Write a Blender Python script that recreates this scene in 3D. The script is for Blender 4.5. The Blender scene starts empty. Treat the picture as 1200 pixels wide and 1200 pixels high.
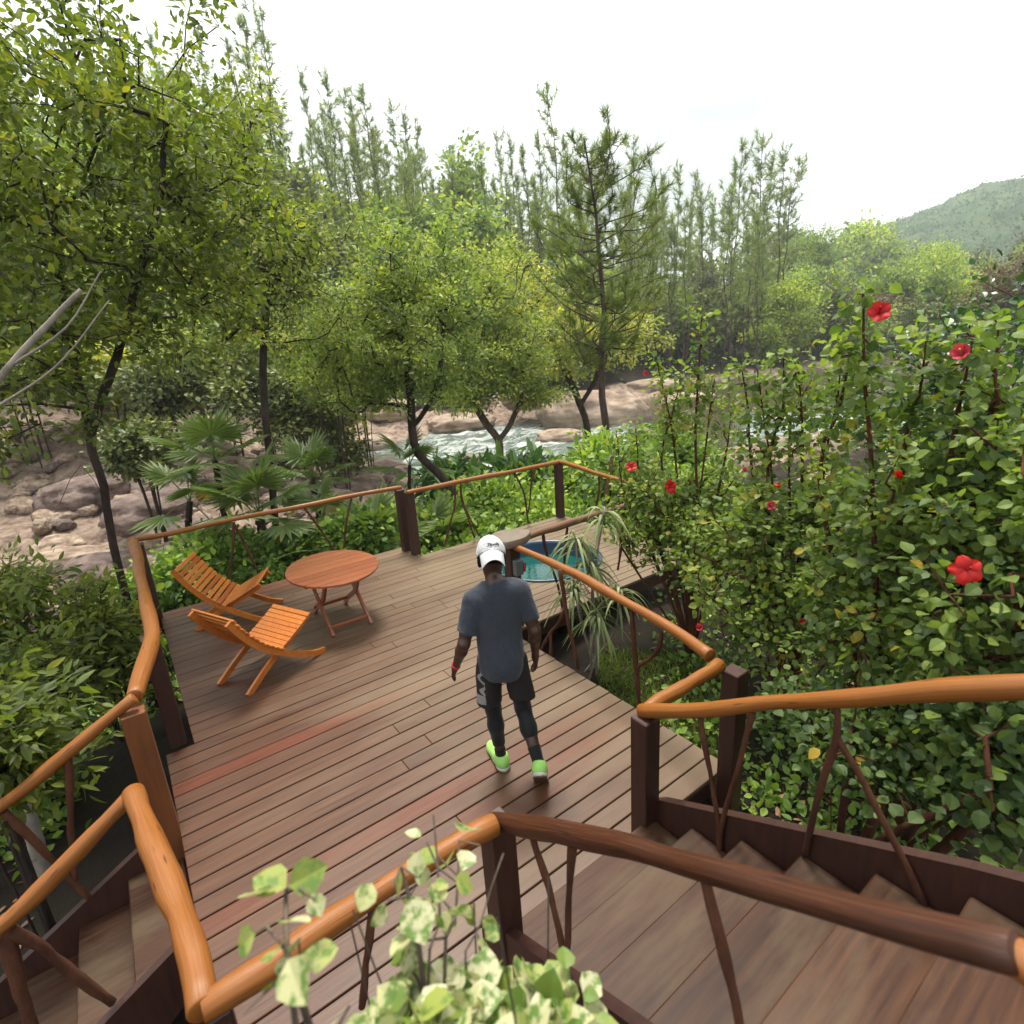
import bpy, math, random
import numpy as np
from mathutils import Vector, Matrix

C = bpy.context.scene.collection
PI = math.pi
# ------------------------------------------------------------------ camera
EYE = np.array([0.0, 0.0, 2.9])
FOC = 650.0                                     # focal length in pixels of the 1200 px photograph
def _rot(p, r, y):
    cy, sy, cp, sp, cr, sr = math.cos(y), math.sin(y), math.cos(p), math.sin(p), math.cos(r), math.sin(r)
    Rz = np.array([[cy, sy, 0], [-sy, cy, 0], [0, 0, 1]])
    B = np.array([[1, 0, 0], [0, 0, -1], [0, 1, 0]], float)
    X = np.array([[1, 0, 0], [0, cp, -sp], [0, sp, cp]])
    Z = np.array([[cr, -sr, 0], [sr, cr, 0], [0, 0, 1]])
    return Z @ X @ B @ Rz
MAT = _rot(math.radians(16.3), math.radians(-3.83), math.radians(-35.1))
cam = bpy.data.cameras.new('camera')
cam.sensor_width = 36.0
cam.lens = FOC / 1200 * 36
cam.clip_start, cam.clip_end = 0.05, 6000
cam.dof.use_dof = True
cam.dof.focus_distance = 4.9
cam.dof.aperture_fstop = 2.4
camo = bpy.data.objects.new('camera', cam)
C.objects.link(camo)
r_, u_, f_ = MAT[0], -MAT[1], MAT[2]
camo.matrix_world = Matrix(((r_[0], u_[0], -f_[0], EYE[0]), (r_[1], u_[1], -f_[1], EYE[1]),
                            (r_[2], u_[2], -f_[2], EYE[2]), (0, 0, 0, 1)))
bpy.context.scene.camera = camo

# ------------------------------------------------------------------ world, sun, exposure
SUN_EL, SUN_AZ = math.radians(70), math.radians(25)      # azimuth measured clockwise from +Y
world = bpy.data.worlds.new('World')
bpy.context.scene.world = world
world.use_nodes = True
wt = world.node_tree
wt.nodes.clear()
wo = wt.nodes.new('ShaderNodeOutputWorld')
bg = wt.nodes.new('ShaderNodeBackground')
bg.inputs['Strength'].default_value = 0.11
sky = wt.nodes.new('ShaderNodeTexSky')
sky.sky_type = 'NISHITA'
sky.sun_disc = False
sky.sun_elevation, sky.sun_rotation = SUN_EL, SUN_AZ
sky.air_density, sky.dust_density = 1.0, 2.0
tc = wt.nodes.new('ShaderNodeTexCoord')
mp = wt.nodes.new('ShaderNodeMapping')
mp.inputs['Scale'].default_value = (1.2, 1.2, 3.0)
nz = wt.nodes.new('ShaderNodeTexNoise')
nz.inputs['Scale'].default_value = 1.6
nz.inputs['Detail'].default_value = 2.5
cr = wt.nodes.new('ShaderNodeValToRGB')
cr.color_ramp.elements[0].position, cr.color_ramp.elements[1].position = 0.36, 0.70
cr.color_ramp.elements[0].color = (1.7, 1.78, 1.8, 1)
cr.color_ramp.elements[1].color = (6.8, 6.9, 6.8, 1)
mx = wt.nodes.new('ShaderNodeMix')
mx.data_type = 'RGBA'
mx.inputs[0].default_value = 0.97
L = wt.links.new
L(tc.outputs['Generated'], mp.inputs['Vector']); L(mp.outputs['Vector'], nz.inputs['Vector'])
L(nz.outputs['Fac'], cr.inputs['Fac']); L(sky.outputs['Color'], mx.inputs[6]); L(cr.outputs['Color'], mx.inputs[7])
L(mx.outputs[2], bg.inputs['Color']); L(bg.outputs['Background'], wo.inputs['Surface'])
sl = bpy.data.lights.new('sun', 'SUN')
sl.energy, sl.angle, sl.color = 2.0, math.radians(18), (1.0, 0.93, 0.82)
so = bpy.data.objects.new('sun', sl)
C.objects.link(so)
_d = Vector((math.sin(SUN_AZ) * math.cos(SUN_EL), math.cos(SUN_AZ) * math.cos(SUN_EL), math.sin(SUN_EL)))
so.rotation_euler = _d.to_track_quat('Z', 'Y').to_euler()
vs = bpy.context.scene.view_settings
vs.view_transform, vs.look, vs.exposure, vs.gamma = 'Standard', 'None', 1.9, 1.0
cy = bpy.context.scene.cycles
cy.max_bounces, cy.diffuse_bounces, cy.glossy_bounces, cy.transmission_bounces, cy.transparent_max_bounces = 7, 4, 3, 4, 6
cy.volume_bounces = 1

# ------------------------------------------------------------------ helpers: rays, noise, meshes
def ray(px, py, d):
    """the place seen at (px, py) of the 1200 px photograph, d metres away measured along the ground"""
    v = MAT.T @ np.array([(px - 600) / FOC, (py - 600) / FOC, 1.0])
    return EYE + v * (d / math.hypot(v[0], v[1]))
def hor(px):
    n = MAT @ np.array([0, 0, 1.0])
    return 600 - (n[0] * (px - 600) + n[2] * FOC) / n[1]
def col(px, d):
    return ray(px, hor(px), d)[:2]

def unit(v): return v / (np.linalg.norm(v, axis=-1, keepdims=True) + 1e-9)
def _hash(ix, iy, iz, s):
    h = (ix * 374761393 + iy * 668265263 + iz * 2147483647 + s * 974634777) & 0xFFFFFFFF
    h = ((h ^ (h >> 13)) * 1274126177) & 0xFFFFFFFF
    return ((h ^ (h >> 16)) & 0xFFFF) / 65535.0
def vnoise(p, s=0):
    p = np.asarray(p, float)
    i = np.floor(p).astype(np.int64); t = p - i; t = t * t * (3 - 2 * t)
    out = 0
    for dx in (0, 1):
        for dy in (0, 1):
            for dz in (0, 1):
                w = (t[:, 0] if dx else 1 - t[:, 0]) * (t[:, 1] if dy else 1 - t[:, 1]) * (t[:, 2] if dz else 1 - t[:, 2])
                out = out + w * _hash(i[:, 0] + dx, i[:, 1] + dy, i[:, 2] + dz, s)
    return out
def fbm(p, o=4, s=0):
    p = np.asarray(p, float); a, out, n = 1.0, 0, 0
    for k in range(o):
        out = out + a * vnoise(p * 2 ** k, s + k); n += a; a *= 0.5
    return out / n

def mesh_from(name, V, faces, mat, parent=None, smooth=True, attrs=None, autosmooth=None):
    """one mesh object from vertices and a list of (k, m) face arrays; attrs are per-vertex floats"""
    V = np.asarray(V, np.float32)
    faces = [np.asarray(f, np.int32) for f in faces if len(f)]
    me = bpy.data.meshes.new(name)
    me.vertices.add(len(V)); me.vertices.foreach_set('co', V.ravel())
    nl = sum(f.size for f in faces); npoly = sum(len(f) for f in faces)
    me.loops.add(nl); me.loops.foreach_set('vertex_index', np.concatenate([f.ravel() for f in faces]))
    tot = np.concatenate([np.full(len(f), f.shape[1], np.int32) for f in faces])
    st = np.zeros(npoly, np.int32); st[1:] = np.cumsum(tot)[:-1]
    me.polygons.add(npoly); me.polygons.foreach_set('loop_start', st)
    try: me.polygons.foreach_set('loop_total', tot)
    except Exception: pass
    me.polygons.foreach_set('use_smooth', np.full(npoly, bool(smooth)))
    for k, a in (attrs or {}).items():
        at = me.attributes.new(k, 'FLOAT', 'POINT'); at.data.foreach_set('value', np.asarray(a, np.float32))
    me.update(calc_edges=True)
    if autosmooth: me.set_sharp_from_angle(angle=math.radians(autosmooth))
    if mat is not None: me.materials.append(mat)
    o = bpy.data.objects.new(name, me); C.objects.link(o)
    if parent is not None: o.parent = parent
    return o

class MB:
    """collects shapes for one mesh"""
    def __init__(self): self.V, self.F, self.A, self.G, self.n = [], [], [], {}, 0
    def add(self, V, faces, tint=0.5):
        V = np.asarray(V, float)
        self.V.append(V); self.A.append(np.full(len(V), tint) if np.isscalar(tint) else np.asarray(tint, float))
        for f in faces:
            f = np.asarray(f)
            if len(f): self.F.append(f + self.n)
        self.n += len(V); return self
    def box(self, lo, hi, tint=0.5, b=0.004, M=None):
        """a box with chamfered edges; M (4x4) places it"""
        lo, hi = np.asarray(lo, float), np.asarray(hi, float)
        b = min(b, 0.4 * float((hi - lo).min()))
        vs_, fs3, fs4 = [], [], []
        idx = {}
        for sx in (0, 1):
            for sy in (0, 1):
                for sz in (0, 1):
                    c = np.array([(lo, hi)[sx][0], (lo, hi)[sy][1], (lo, hi)[sz][2]])
                    s = np.array([1 - 2 * sx, 1 - 2 * sy, 1 - 2 * sz])
                    for a in range(3):                     # vertex lying on the face of axis a
                        m = s * b; m[a] = 0
                        idx[(sx, sy, sz, a)] = len(vs_); vs_.append(c + m)
        for a in range(3):
            o1, o2 = (a + 1) % 3, (a + 2) % 3
            for sa in (0, 1):
                q = []
                for (i, j) in ((0, 0), (1, 0), (1, 1), (0, 1)):
                    k = [0, 0, 0]; k[a], k[o1], k[o2] = sa, i, j; q.append(idx[(k[0], k[1], k[2], a)])
                fs4.append(q if sa else q[::-1])
            for i in (0, 1):
                for j in (0, 1):                           # chamfers along axis a
                    k0 = [0, 0, 0]; k0[o1], k0[o2] = i, j; k1 = list(k0); k1[a] = 1
                    q = [idx[(*k0, o1)], idx[(*k1, o1)], idx[(*k1, o2)], idx[(*k0, o2)]]
                    fs4.append(q if i != j else q[::-1])
        for sx in (0, 1):
            for sy in (0, 1):
                for sz in (0, 1):
                    t = [idx[(sx, sy, sz, 0)], idx[(sx, sy, sz, 1)], idx[(sx, sy, sz, 2)]]
                    fs3.append(t if (sx + sy + sz) % 2 else t[::-1])
        v = np.array(vs_)
        if M is not None: v = v @ M[:3, :3].T + M[:3, 3]
        return self.add(v, [np.array(fs4), np.array(fs3)], tint)
    def bar(self, p0, p1, w, h, tint=0.5, b=0.003, up=(0, 0, 1), ext=0.0):
        """a square bar from p0 to p1, w wide and h deep"""
        p0, p1 = np.asarray(p0, float), np.asarray(p1, float)
        d = p1 - p0; l = np.linalg.norm(d); d = d / l
        x = np.cross(np.asarray(up, float), d); x /= np.linalg.norm(x); y = np.cross(d, x)
        M = np.eye(4); M[:3, 0], M[:3, 1], M[:3, 2], M[:3, 3] = x, y, d, p0
        return self.box((-w / 2, -h / 2, -ext), (w / 2, h / 2, l + ext), tint, b, M)
    def tube(self, P, R, n=10, caps=True, tint=0.5, wob=0.0, seed=0):
        P = np.asarray(P, float); m = len(P)
        R = np.full(m, R) if np.isscalar(R) else np.asarray(R, float)
        T = np.gradient(P, axis=0); T /= np.linalg.norm(T, axis=1)[:, None] + 1e-12
        ref = np.array([0, 0, 1.0]) if abs(T[0][2]) < 0.9 else np.array([1.0, 0, 0])
        x = np.cross(ref, T[0]); x /= np.linalg.norm(x)
        rings = []
        a = np.linspace(0, 2 * PI, n, endpoint=False)
        for i in range(m):
            x = x - T[i] * np.dot(x, T[i]); x /= np.linalg.norm(x); y = np.cross(T[i], x)
            rings.append(P[i] + R[i] * (np.cos(a)[:, None] * x + np.sin(a)[:, None] * y))
        V = np.concatenate(rings)
        if wob:
            ax = np.repeat(P, n, axis=0)
            k = 1 + wob * (fbm(V * 9 + seed * 17.3, 3, seed) - 0.5) * 2
            V = ax + (V - ax) * k[:, None]
        i, j = np.meshgrid(np.arange(m - 1), np.arange(n), indexing='ij')
        i, j = i.ravel(), j.ravel(); j2 = (j + 1) % n
        q = np.stack([i * n + j, i * n + j2, (i + 1) * n + j2, (i + 1) * n + j], 1)
        t3 = np.zeros((0, 3), int)
        L_ = np.r_[0, np.cumsum(np.linalg.norm(np.diff(P, axis=0), axis=1))]
        gr = np.stack([np.repeat(L_, n), np.tile(np.cos(a), m), np.tile(np.sin(a), m)], 1)
        if caps:                                            # sawn ends: a small bevel, then a flat disc
            e0, e1 = V[:n], V[(m - 1) * n:m * n]; c0_, c1_ = P[0] - T[0] * R[0] * .12, P[-1] + T[-1] * R[-1] * .12
            V = np.concatenate([V, P[0] + (e0 - P[0]) * .88 - T[0] * R[0] * .12, P[-1] + (e1 - P[-1]) * .88 + T[-1] * R[-1] * .12, [c0_, c1_]])
            gr = np.concatenate([gr, np.zeros((2 * n + 2, 3))])
            b0, b1, c0, c1 = m * n, m * n + n, m * n + 2 * n, m * n + 2 * n + 1; jj = np.arange(n); j2 = (jj + 1) % n
            q = np.concatenate([q, np.stack([jj, b0 + jj, b0 + j2, j2], 1), np.stack([(m - 1) * n + jj, (m - 1) * n + j2, b1 + j2, b1 + jj], 1)])
            t3 = np.concatenate([np.stack([np.full(n, c0), b0 + j2, b0 + jj], 1), np.stack([np.full(n, c1), b1 + jj, b1 + j2], 1)])
        self.G[len(self.V)] = gr
        return self.add(V, [q, t3], tint)
    def build(self, name, mat, parent=None, smooth=True, autosmooth=None):
        o = mesh_from(name, np.concatenate(self.V), self._merge(), mat, parent, smooth, {'tint': np.concatenate(self.A)}, autosmooth)
        if self.G and len(self.V) < 40:
            g = np.concatenate([self.G.get(i, np.zeros((len(v), 3))) for i, v in enumerate(self.V)]).astype(np.float32)
            at_ = o.data.attributes.new('grain', 'FLOAT_VECTOR', 'POINT'); at_.data.foreach_set('vector', g.ravel())
        return o
    def _merge(self):
        out = {}
        for f in self.F: out.setdefault(f.shape[1], []).append(f)
        return [np.concatenate(v) for v in out.values()]

def spline(P, step=0.06):
    """Catmull-Rom through the points, resampled"""
    P = np.asarray(P, float)
    if len(P) == 2: P = np.array([P[0], (P[0] + P[1]) / 2, P[1]])
    Q = np.concatenate([[2 * P[0] - P[1]], P, [2 * P[-1] - P[-2]]]); out = []
    for i in range(1, len(Q) - 2):
        p0, p1, p2, p3 = Q[i - 1], Q[i], Q[i + 1], Q[i + 2]
        n = max(2, int(np.linalg.norm(p2 - p1) / step))
        t = np.linspace(0, 1, n, endpoint=False)[:, None]
        out.append(0.5 * (2 * p1 + (p2 - p0) * t + (2 * p0 - 5 * p1 + 4 * p2 - p3) * t ** 2 + (3 * p1 - p0 - 3 * p2 + p3) * t ** 3))
    out.append(P[-1:]); return np.concatenate(out)

def thing(name, label, cat, loc=(0, 0, 0), rz=0.0, group=None):
    o = bpy.data.objects.new(name, None); C.objects.link(o); o.empty_display_size = 0.2
    o.location = tuple(map(float, loc)); o.rotation_euler = (0, 0, rz)
    o['label'], o['category'] = label, cat
    if group: o['group'] = group
    return o
def tag(o, label=None, cat=None, group=None, kind=None):
    if label: o['label'] = label
    if cat: o['category'] = cat
    if group: o['group'] = group
    if kind: o['kind'] = kind
    return o
def copy_tree(root, loc, rz=0.0, scale=1.0, label=None):
    r = root.copy(); C.objects.link(r); r.location = tuple(map(float, loc)); r.rotation_euler = (0, 0, rz)
    r.scale = (scale,) * 3 if np.isscalar(scale) else scale
    if label: r['label'] = label
    for ch in list(root.children):
        c = ch.copy(); C.objects.link(c); c.parent = r
        for g in list(ch.children):
            d = g.copy(); C.objects.link(d); d.parent = c
    return r

# ------------------------------------------------------------------ materials
def nt(name):
    m = bpy.data.materials.new(name); m.use_nodes = True; t = m.node_tree
    b = t.nodes['Principled BSDF']; return m, t, b
def node(t, typ, **kw):
    n = t.nodes.new(typ)
    for k, v in kw.items():
        if k in n.inputs: n.inputs[k].default_value = v
        else: setattr(n, k, v)
    return n
def ramp(t, stops):
    n = t.nodes.new('ShaderNodeValToRGB'); e = n.color_ramp.elements
    while len(e) < len(stops): e.new(0.5)
    for k, (p, c) in enumerate(stops):
        e[k].position = p; e[k].color = (*c, 1) if len(c) == 3 else c
    return n
def rgbmix(t, fac, a, b, mode='MIX'):
    n = t.nodes.new('ShaderNodeMix'); n.data_type = 'RGBA'; n.blend_type = mode
    for s, v in ((0, fac), (6, a), (7, b)):
        if hasattr(v, 'links') or hasattr(v, 'is_output'): t.links.new(v, n.inputs[s])
        else: n.inputs[s].default_value = v if np.isscalar(v) else (*v, 1)
    return n.outputs[2]
def noise(t, scale, detail=4, vec=None, rough=0.55, sc=None, dist=0.0):
    n = node(t, 'ShaderNodeTexNoise', Scale=scale, Detail=detail, Roughness=rough, Distortion=dist)
    if vec is None:
        vec = t.nodes.new('ShaderNodeTexCoord').outputs['Object']
    if sc is not None:
        m = node(t, 'ShaderNodeMapping', Scale=sc); t.links.new(vec, m.inputs['Vector']); vec = m.outputs['Vector']
    t.links.new(vec, n.inputs['Vector']); return n.outputs['Fac']
def bump(t, b, h, s=0.3, d=0.01):
    n = node(t, 'ShaderNodeBump', Strength=s, Distance=d); t.links.new(h, n.inputs['Height']); t.links.new(n.outputs['Normal'], b.inputs['Normal'])
def attr(t, name):
    return node(t, 'ShaderNodeAttribute', attribute_name=name).outputs['Fac']

K = 0.56                                        # one factor on every painted, oiled or bare surface
def sc_(c): return tuple(K * v for v in c)
def wood(name, c0, c1, rough=0.45, grain=(1, 14, 14), coat=0.0, tintramp=None, bumps=0.25, spec=0.5, weather_sheen=None):
    """c0/c1 = grain colours; tintramp = per-piece colour from the tint attribute; weather = grey patches of wear, optionally with sky sheen painted in along x"""
    m, t, b = nt(name)
    g = noise(t, 3.0, 6, sc=grain, rough=0.65, dist=0.4)
    r = ramp(t, [(0.3, sc_(c0)), (0.7, sc_(c1))]); t.links.new(g, r.inputs['Fac']); colr = r.outputs['Color']
    if tintramp:
        tr = ramp(t, tintramp); t.links.new(attr(t, 'tint'), tr.inputs['Fac'])
        colr = rgbmix(t, 1.0, colr, tr.outputs['Color'], 'MULTIPLY')
    if weather_sheen:
        w = noise(t, weather_sheen[1], 6, None, 0.6, (.4, 1.5, 1.5))
        if len(weather_sheen) > 4:                                # paler toward larger x: wear, with sky sheen put into the colour
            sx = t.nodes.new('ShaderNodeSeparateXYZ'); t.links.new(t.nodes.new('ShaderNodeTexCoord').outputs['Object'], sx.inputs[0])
            ma = node(t, 'ShaderNodeMath', operation='MULTIPLY_ADD'); ma.inputs[1].default_value = weather_sheen[4][0]; t.links.new(sx.outputs['X'], ma.inputs[0]); t.links.new(w, ma.inputs[2]); w = ma.outputs[0]
        wr = ramp(t, [(weather_sheen[2], (0, 0, 0)), (weather_sheen[3], (1, 1, 1))]); t.links.new(w, wr.inputs['Fac'])
        colr = rgbmix(t, wr.outputs['Color'], colr, sc_(weather_sheen[0]))
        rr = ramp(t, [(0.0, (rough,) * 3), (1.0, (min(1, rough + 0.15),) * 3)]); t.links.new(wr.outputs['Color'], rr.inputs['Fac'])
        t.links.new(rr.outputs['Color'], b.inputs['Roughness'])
    else: b.inputs['Roughness'].default_value = rough
    t.links.new(colr, b.inputs['Base Color'])
    b.inputs['Coat Weight'].default_value = coat; b.inputs['Coat Roughness'].default_value = 0.25
    b.inputs['Specular IOR Level'].default_value = spec
    bump(t, b, g, bumps, 0.004)
    return m
def leafmat(name, stops, trans=0.35, rough=0.5, spec=0.35, patch=None, tcol=(1.25, 1.35, 0.6)):
    m, t, b = nt(name)
    tr = ramp(t, stops); t.links.new(attr(t, 'tint'), tr.inputs['Fac']); colr = tr.outputs['Color']
    if patch:
        w = noise(t, patch[1], 3); wr = ramp(t, [(patch[2], (0, 0, 0)), (patch[3], (1, 1, 1))]); t.links.new(w, wr.inputs['Fac'])
        colr = rgbmix(t, wr.outputs['Color'], colr, patch[0])
    t.links.new(colr, b.inputs['Base Color'])
    b.inputs['Roughness'].default_value = rough; b.inputs['Specular IOR Level'].default_value = spec
    tl = t.nodes.new('ShaderNodeBsdfTranslucent')
    t.links.new(rgbmix(t, 1.0, colr, tcol, 'MULTIPLY'), tl.inputs['Color'])
    ms = node(t, 'ShaderNodeMixShader', Fac=trans)
    t.links.new(b.outputs[0], ms.inputs[1]); t.links.new(tl.outputs[0], ms.inputs[2])
    t.links.new(ms.outputs[0], t.nodes['Material Output'].inputs['Surface'])
    return m
def plain(name, c, rough=0.6, spec=0.5, metal=0.0, var=None, bmp=None):
    m, t, b = nt(name); c = sc_(c); var = (sc_(var[0]), var[1]) if var else None
    b.inputs['Base Color'].default_value = (*c, 1); b.inputs['Roughness'].default_value = rough
    b.inputs['Specular IOR Level'].default_value = spec; b.inputs['Metallic'].default_value = metal
    if var:
        n = noise(t, var[1], 4); r = ramp(t, [(0.3, c), (0.7, var[0])]); t.links.new(n, r.inputs['Fac']); t.links.new(r.outputs['Color'], b.inputs['Base Color'])
    if bmp: bump(t, b, noise(t, bmp[0], 5), bmp[1], bmp[2])
    return m
def bark(name, c0, c1, scale=8):
    m, t, b = nt(name)
    g = noise(t, scale, 6, sc=(1, 1, 0.35), rough=0.7)
    r = ramp(t, [(0.35, tuple(.8 * v for v in c0)), (0.68, tuple(.8 * v for v in c1))]); t.links.new(g, r.inputs['Fac']); t.links.new(r.outputs['Color'], b.inputs['Base Color'])
    b.inputs['Roughness'].default_value = 0.9; b.inputs['Specular IOR Level'].default_value = 0.2
    bump(t, b, g, 0.7, 0.02); return m

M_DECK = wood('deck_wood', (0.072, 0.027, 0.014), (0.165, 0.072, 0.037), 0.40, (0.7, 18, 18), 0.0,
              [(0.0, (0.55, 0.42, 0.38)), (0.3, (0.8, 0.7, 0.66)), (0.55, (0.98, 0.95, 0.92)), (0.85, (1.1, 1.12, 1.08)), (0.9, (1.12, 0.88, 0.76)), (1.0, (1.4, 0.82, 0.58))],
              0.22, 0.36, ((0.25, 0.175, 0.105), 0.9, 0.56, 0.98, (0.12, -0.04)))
M_TREAD = wood('stair_wood', (0.035, 0.013, 0.007), (0.11, 0.046, 0.022), 0.5, (0.6, 12, 12), 0.0, [(0, (.72, .7, .68)), (1, (1.25, 1.25, 1.25))], 0.3, 0.2, ((0.16, 0.11, 0.066), 3.2, 0.46, 0.78))
M_DARK = wood('dark_wood', (0.035, 0.011, 0.007), (0.085, 0.027, 0.017), 0.5, (10, 10, 1.2))
M_POST = wood('orange_brown_wood', (0.17, 0.055, 0.015), (0.30, 0.10, 0.028), 0.5, (10, 10, 1.2))
M_LOG = wood('varnished_log', (0.34, 0.098, 0.009), (0.54, 0.18, 0.022), 0.42, (3, 3, 3), 0.08, None, 0.2, 0.35)
M_LOGB = wood('brown_log', (0.055, 0.016, 0.006), (0.17, 0.055, 0.014), 0.55, (9, 1.2, 9), 0.0, None, 0.5, 0.35)
M_LOGG = wood('weathered_log', (0.22, 0.10, 0.045), (0.38, 0.2, 0.10), 0.5, (2, 9, 9), 0.0, None, 0.4)
M_STICK = bark('stick_bark', (0.05, 0.018, 0.01), (0.13, 0.05, 0.026), 9)
def logwood(name, c0, c1, c2, rough, coat, bs):
    """debarked branch: grain runs along the stick, with knots and a few dark checks"""
    m, t, b = nt(name); g = node(t, 'ShaderNodeAttribute', attribute_name='grain').outputs['Vector']
    n1 = noise(t, 2.2, 7, g, .7, (1.3, 5, 5), .6); r = ramp(t, [(.28, sc_(c0)), (.52, sc_(c1)), (.75, sc_(c2))]); t.links.new(n1, r.inputs['Fac'])
    mpn = node(t, 'ShaderNodeMapping', Scale=(2.6, .9, .9)); t.links.new(g, mpn.inputs['Vector']); vo = node(t, 'ShaderNodeTexVoronoi', Scale=1.6); t.links.new(mpn.outputs['Vector'], vo.inputs['Vector'])
    kr = ramp(t, [(.05, (.3, .22, .18)), (.16, (1, 1, 1))]); t.links.new(vo.outputs['Distance'], kr.inputs['Fac'])
    ck = noise(t, 1.5, 5, g, .6, (.8, 9, 9)); ckr = ramp(t, [(.66, (1, 1, 1)), (.7, (.4, .3, .26))]); t.links.new(ck, ckr.inputs['Fac'])
    c = rgbmix(t, 1.0, r.outputs['Color'], kr.outputs['Color'], 'MULTIPLY'); c = rgbmix(t, .8, c, ckr.outputs['Color'], 'MULTIPLY'); t.links.new(c, b.inputs['Base Color'])
    rr = ramp(t, [(.35, (rough + .15,) * 3), (.65, (rough - .05,) * 3)]); t.links.new(noise(t, 3, 4), rr.inputs['Fac']); t.links.new(rr.outputs['Color'], b.inputs['Roughness'])
    b.inputs['Coat Weight'].default_value = coat; b.inputs['Coat Roughness'].default_value = .3; b.inputs['Specular IOR Level'].default_value = .35
    bump(t, b, n1, bs, .006); return m
M_LOG = logwood('varnished_log', (.21, .066, .009), (.40, .135, .018), (.54, .2, .034), .42, .08, .45)
M_LOGB = logwood('brown_log', (.03, .008, .003), (.085, .022, .005), (.30, .095, .02), .42, .06, .7)
M_LOGG = logwood('weathered_log', (.13, .06, .028), (.26, .135, .065), (.36, .21, .12), .6, 0, .6)
M_SLAB = wood('wood_slab', (0.2, 0.14, 0.10), (0.3, 0.24, 0.18), 0.4, (2, 2, 2), 0.1)
M_CHAIR = wood('chair_wood', (0.66, 0.19, 0.024), (0.9, 0.31, 0.05), 0.35, (8, 8, 8), 0.25,
               [(0.0, (0.72, 0.55, 0.5)), (0.35, (0.95, 0.9, 0.85)), (1.0, (1.08, 1.08, 1.05))], 0.15)
M_TABLE = wood('table_wood', (0.34, 0.088, 0.032), (0.5, 0.155, 0.06), 0.3, (2, 12, 12), 0.3,
               [(0.0, (0.78, 0.7, 0.7)), (1.0, (1.1, 1.15, 1.15))], 0.12)
M_BARK = bark('grey_bark', (0.045, 0.034, 0.026), (0.17, 0.13, 0.10), 6)
M_BARKD = bark('dark_bark', (0.02, 0.014, 0.011), (0.075, 0.052, 0.042), 7)
M_BARKP = bark('pine_bark', (0.04, 0.025, 0.02), (0.14, 0.095, 0.075), 5)
M_PALE = bark('pale_bark', (0.2, 0.17, 0.14), (0.42, 0.38, 0.32), 7)
G = [(0.0, (0.018, 0.032, 0.010)), (0.35, (0.045, 0.078, 0.016)), (0.7, (0.085, 0.125, 0.022)), (0.93, (0.125, 0.165, 0.028)), (1.0, (0.16, 0.18, 0.03))]
def shade(k, kr=1.0, kb=1.0): return [(p, (c[0] * k * kr * 2.6, c[1] * k * 2.25, c[2] * k * kb * 2.0)) for p, c in G]
M_L_LEFT = leafmat('leaf_dark_green', shade(0.78, 1.05, 0.95), 0.44)
M_L_RIV = leafmat('leaf_olive', shade(1.18, 1.03, 1.5), 0.44)
M_L_YEL = leafmat('leaf_yellow_green', shade(1.45, 1.24, 1.5), 0.44)
M_L_BUSH = leafmat('leaf_grey_green', shade(0.8, 1.15, 1.7), 0.25)
M_L_HIB = leafmat('leaf_hibiscus', [(0.0, (0.045, 0.08, 0.028)), (0.4, (0.12, 0.18, 0.045)), (0.75, (0.21, 0.28, 0.058)), (0.97, (0.28, 0.33, 0.06)), (1.0, (0.36, 0.25, 0.03))], 0.45, 0.5, 0.3)
M_L_HIB2 = leafmat('leaf_box_green', [(0.0, (0.02, 0.048, 0.02)), (0.6, (0.05, 0.11, 0.034)), (1.0, (0.11, 0.19, 0.04))], 0.3, 0.35, 0.5)
M_L_COVER = leafmat('leaf_cover', shade(1.15, 0.85, 1.0), 0.35)
M_L_PALM = leafmat('leaf_palm', [(0.0, (0.075, 0.115, 0.03)), (0.6, (0.155, 0.215, 0.065)), (0.9, (0.22, 0.27, 0.11)), (1.0, (0.33, 0.2, 0.04))], 0.35, 0.4, 0.4)
M_L_STRAP = leafmat('leaf_strap', [(0.0, (0.07, 0.1, 0.04)), (0.6, (0.17, 0.21, 0.08)), (1.0, (0.3, 0.32, 0.16))], 0.3)
M_L_VAR = leafmat('leaf_variegated', [(0.0, (0.08, 0.14, 0.02)), (0.3, (0.28, 0.33, 0.07)), (0.6, (0.47, 0.47, 0.24)), (1.0, (0.55, 0.54, 0.36))], 0.35, 0.45, 0.35,
                  ((0.13, 0.22, 0.05), 38, 0.48, 0.60), (1.1, 1.15, 0.7))
M_NEEDLE = leafmat('needle_green', [(0.0, (0.07, 0.1, 0.025)), (0.6, (0.15, 0.2, 0.045)), (0.95, (0.22, 0.26, 0.05)), (1.0, (0.28, 0.15, 0.04))], 0.4)
M_NEEDLEF = leafmat('needle_far', [(0.0, (0.11, 0.15, 0.06)), (0.6, (0.2, 0.25, 0.09)), (1.0, (0.27, 0.31, 0.12))], 0.5)
M_L_FAR = leafmat('leaf_far', shade(1.25, 1.0, 1.5), 0.42)
M_L_FARY = leafmat('leaf_far_bright', shade(1.6, 1.05, 1.0), 0.42)
M_L_HILL = leafmat('leaf_hill', [(0.0, (0.03, 0.062, 0.035)), (0.6, (0.065, 0.115, 0.06)), (1.0, (0.12, 0.16, 0.07))], 0.3)
M_L_FARB = leafmat('leaf_far_brown', [(0.0, (0.07, 0.05, 0.028)), (0.6, (0.15, 0.11, 0.05)), (1.0, (0.21, 0.16, 0.065))], 0.25)
M_L_FARG = leafmat('leaf_far_grey', [(0.0, (0.06, 0.065, 0.04)), (0.6, (0.135, 0.14, 0.085)), (1.0, (0.21, 0.22, 0.12))], 0.25)
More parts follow.
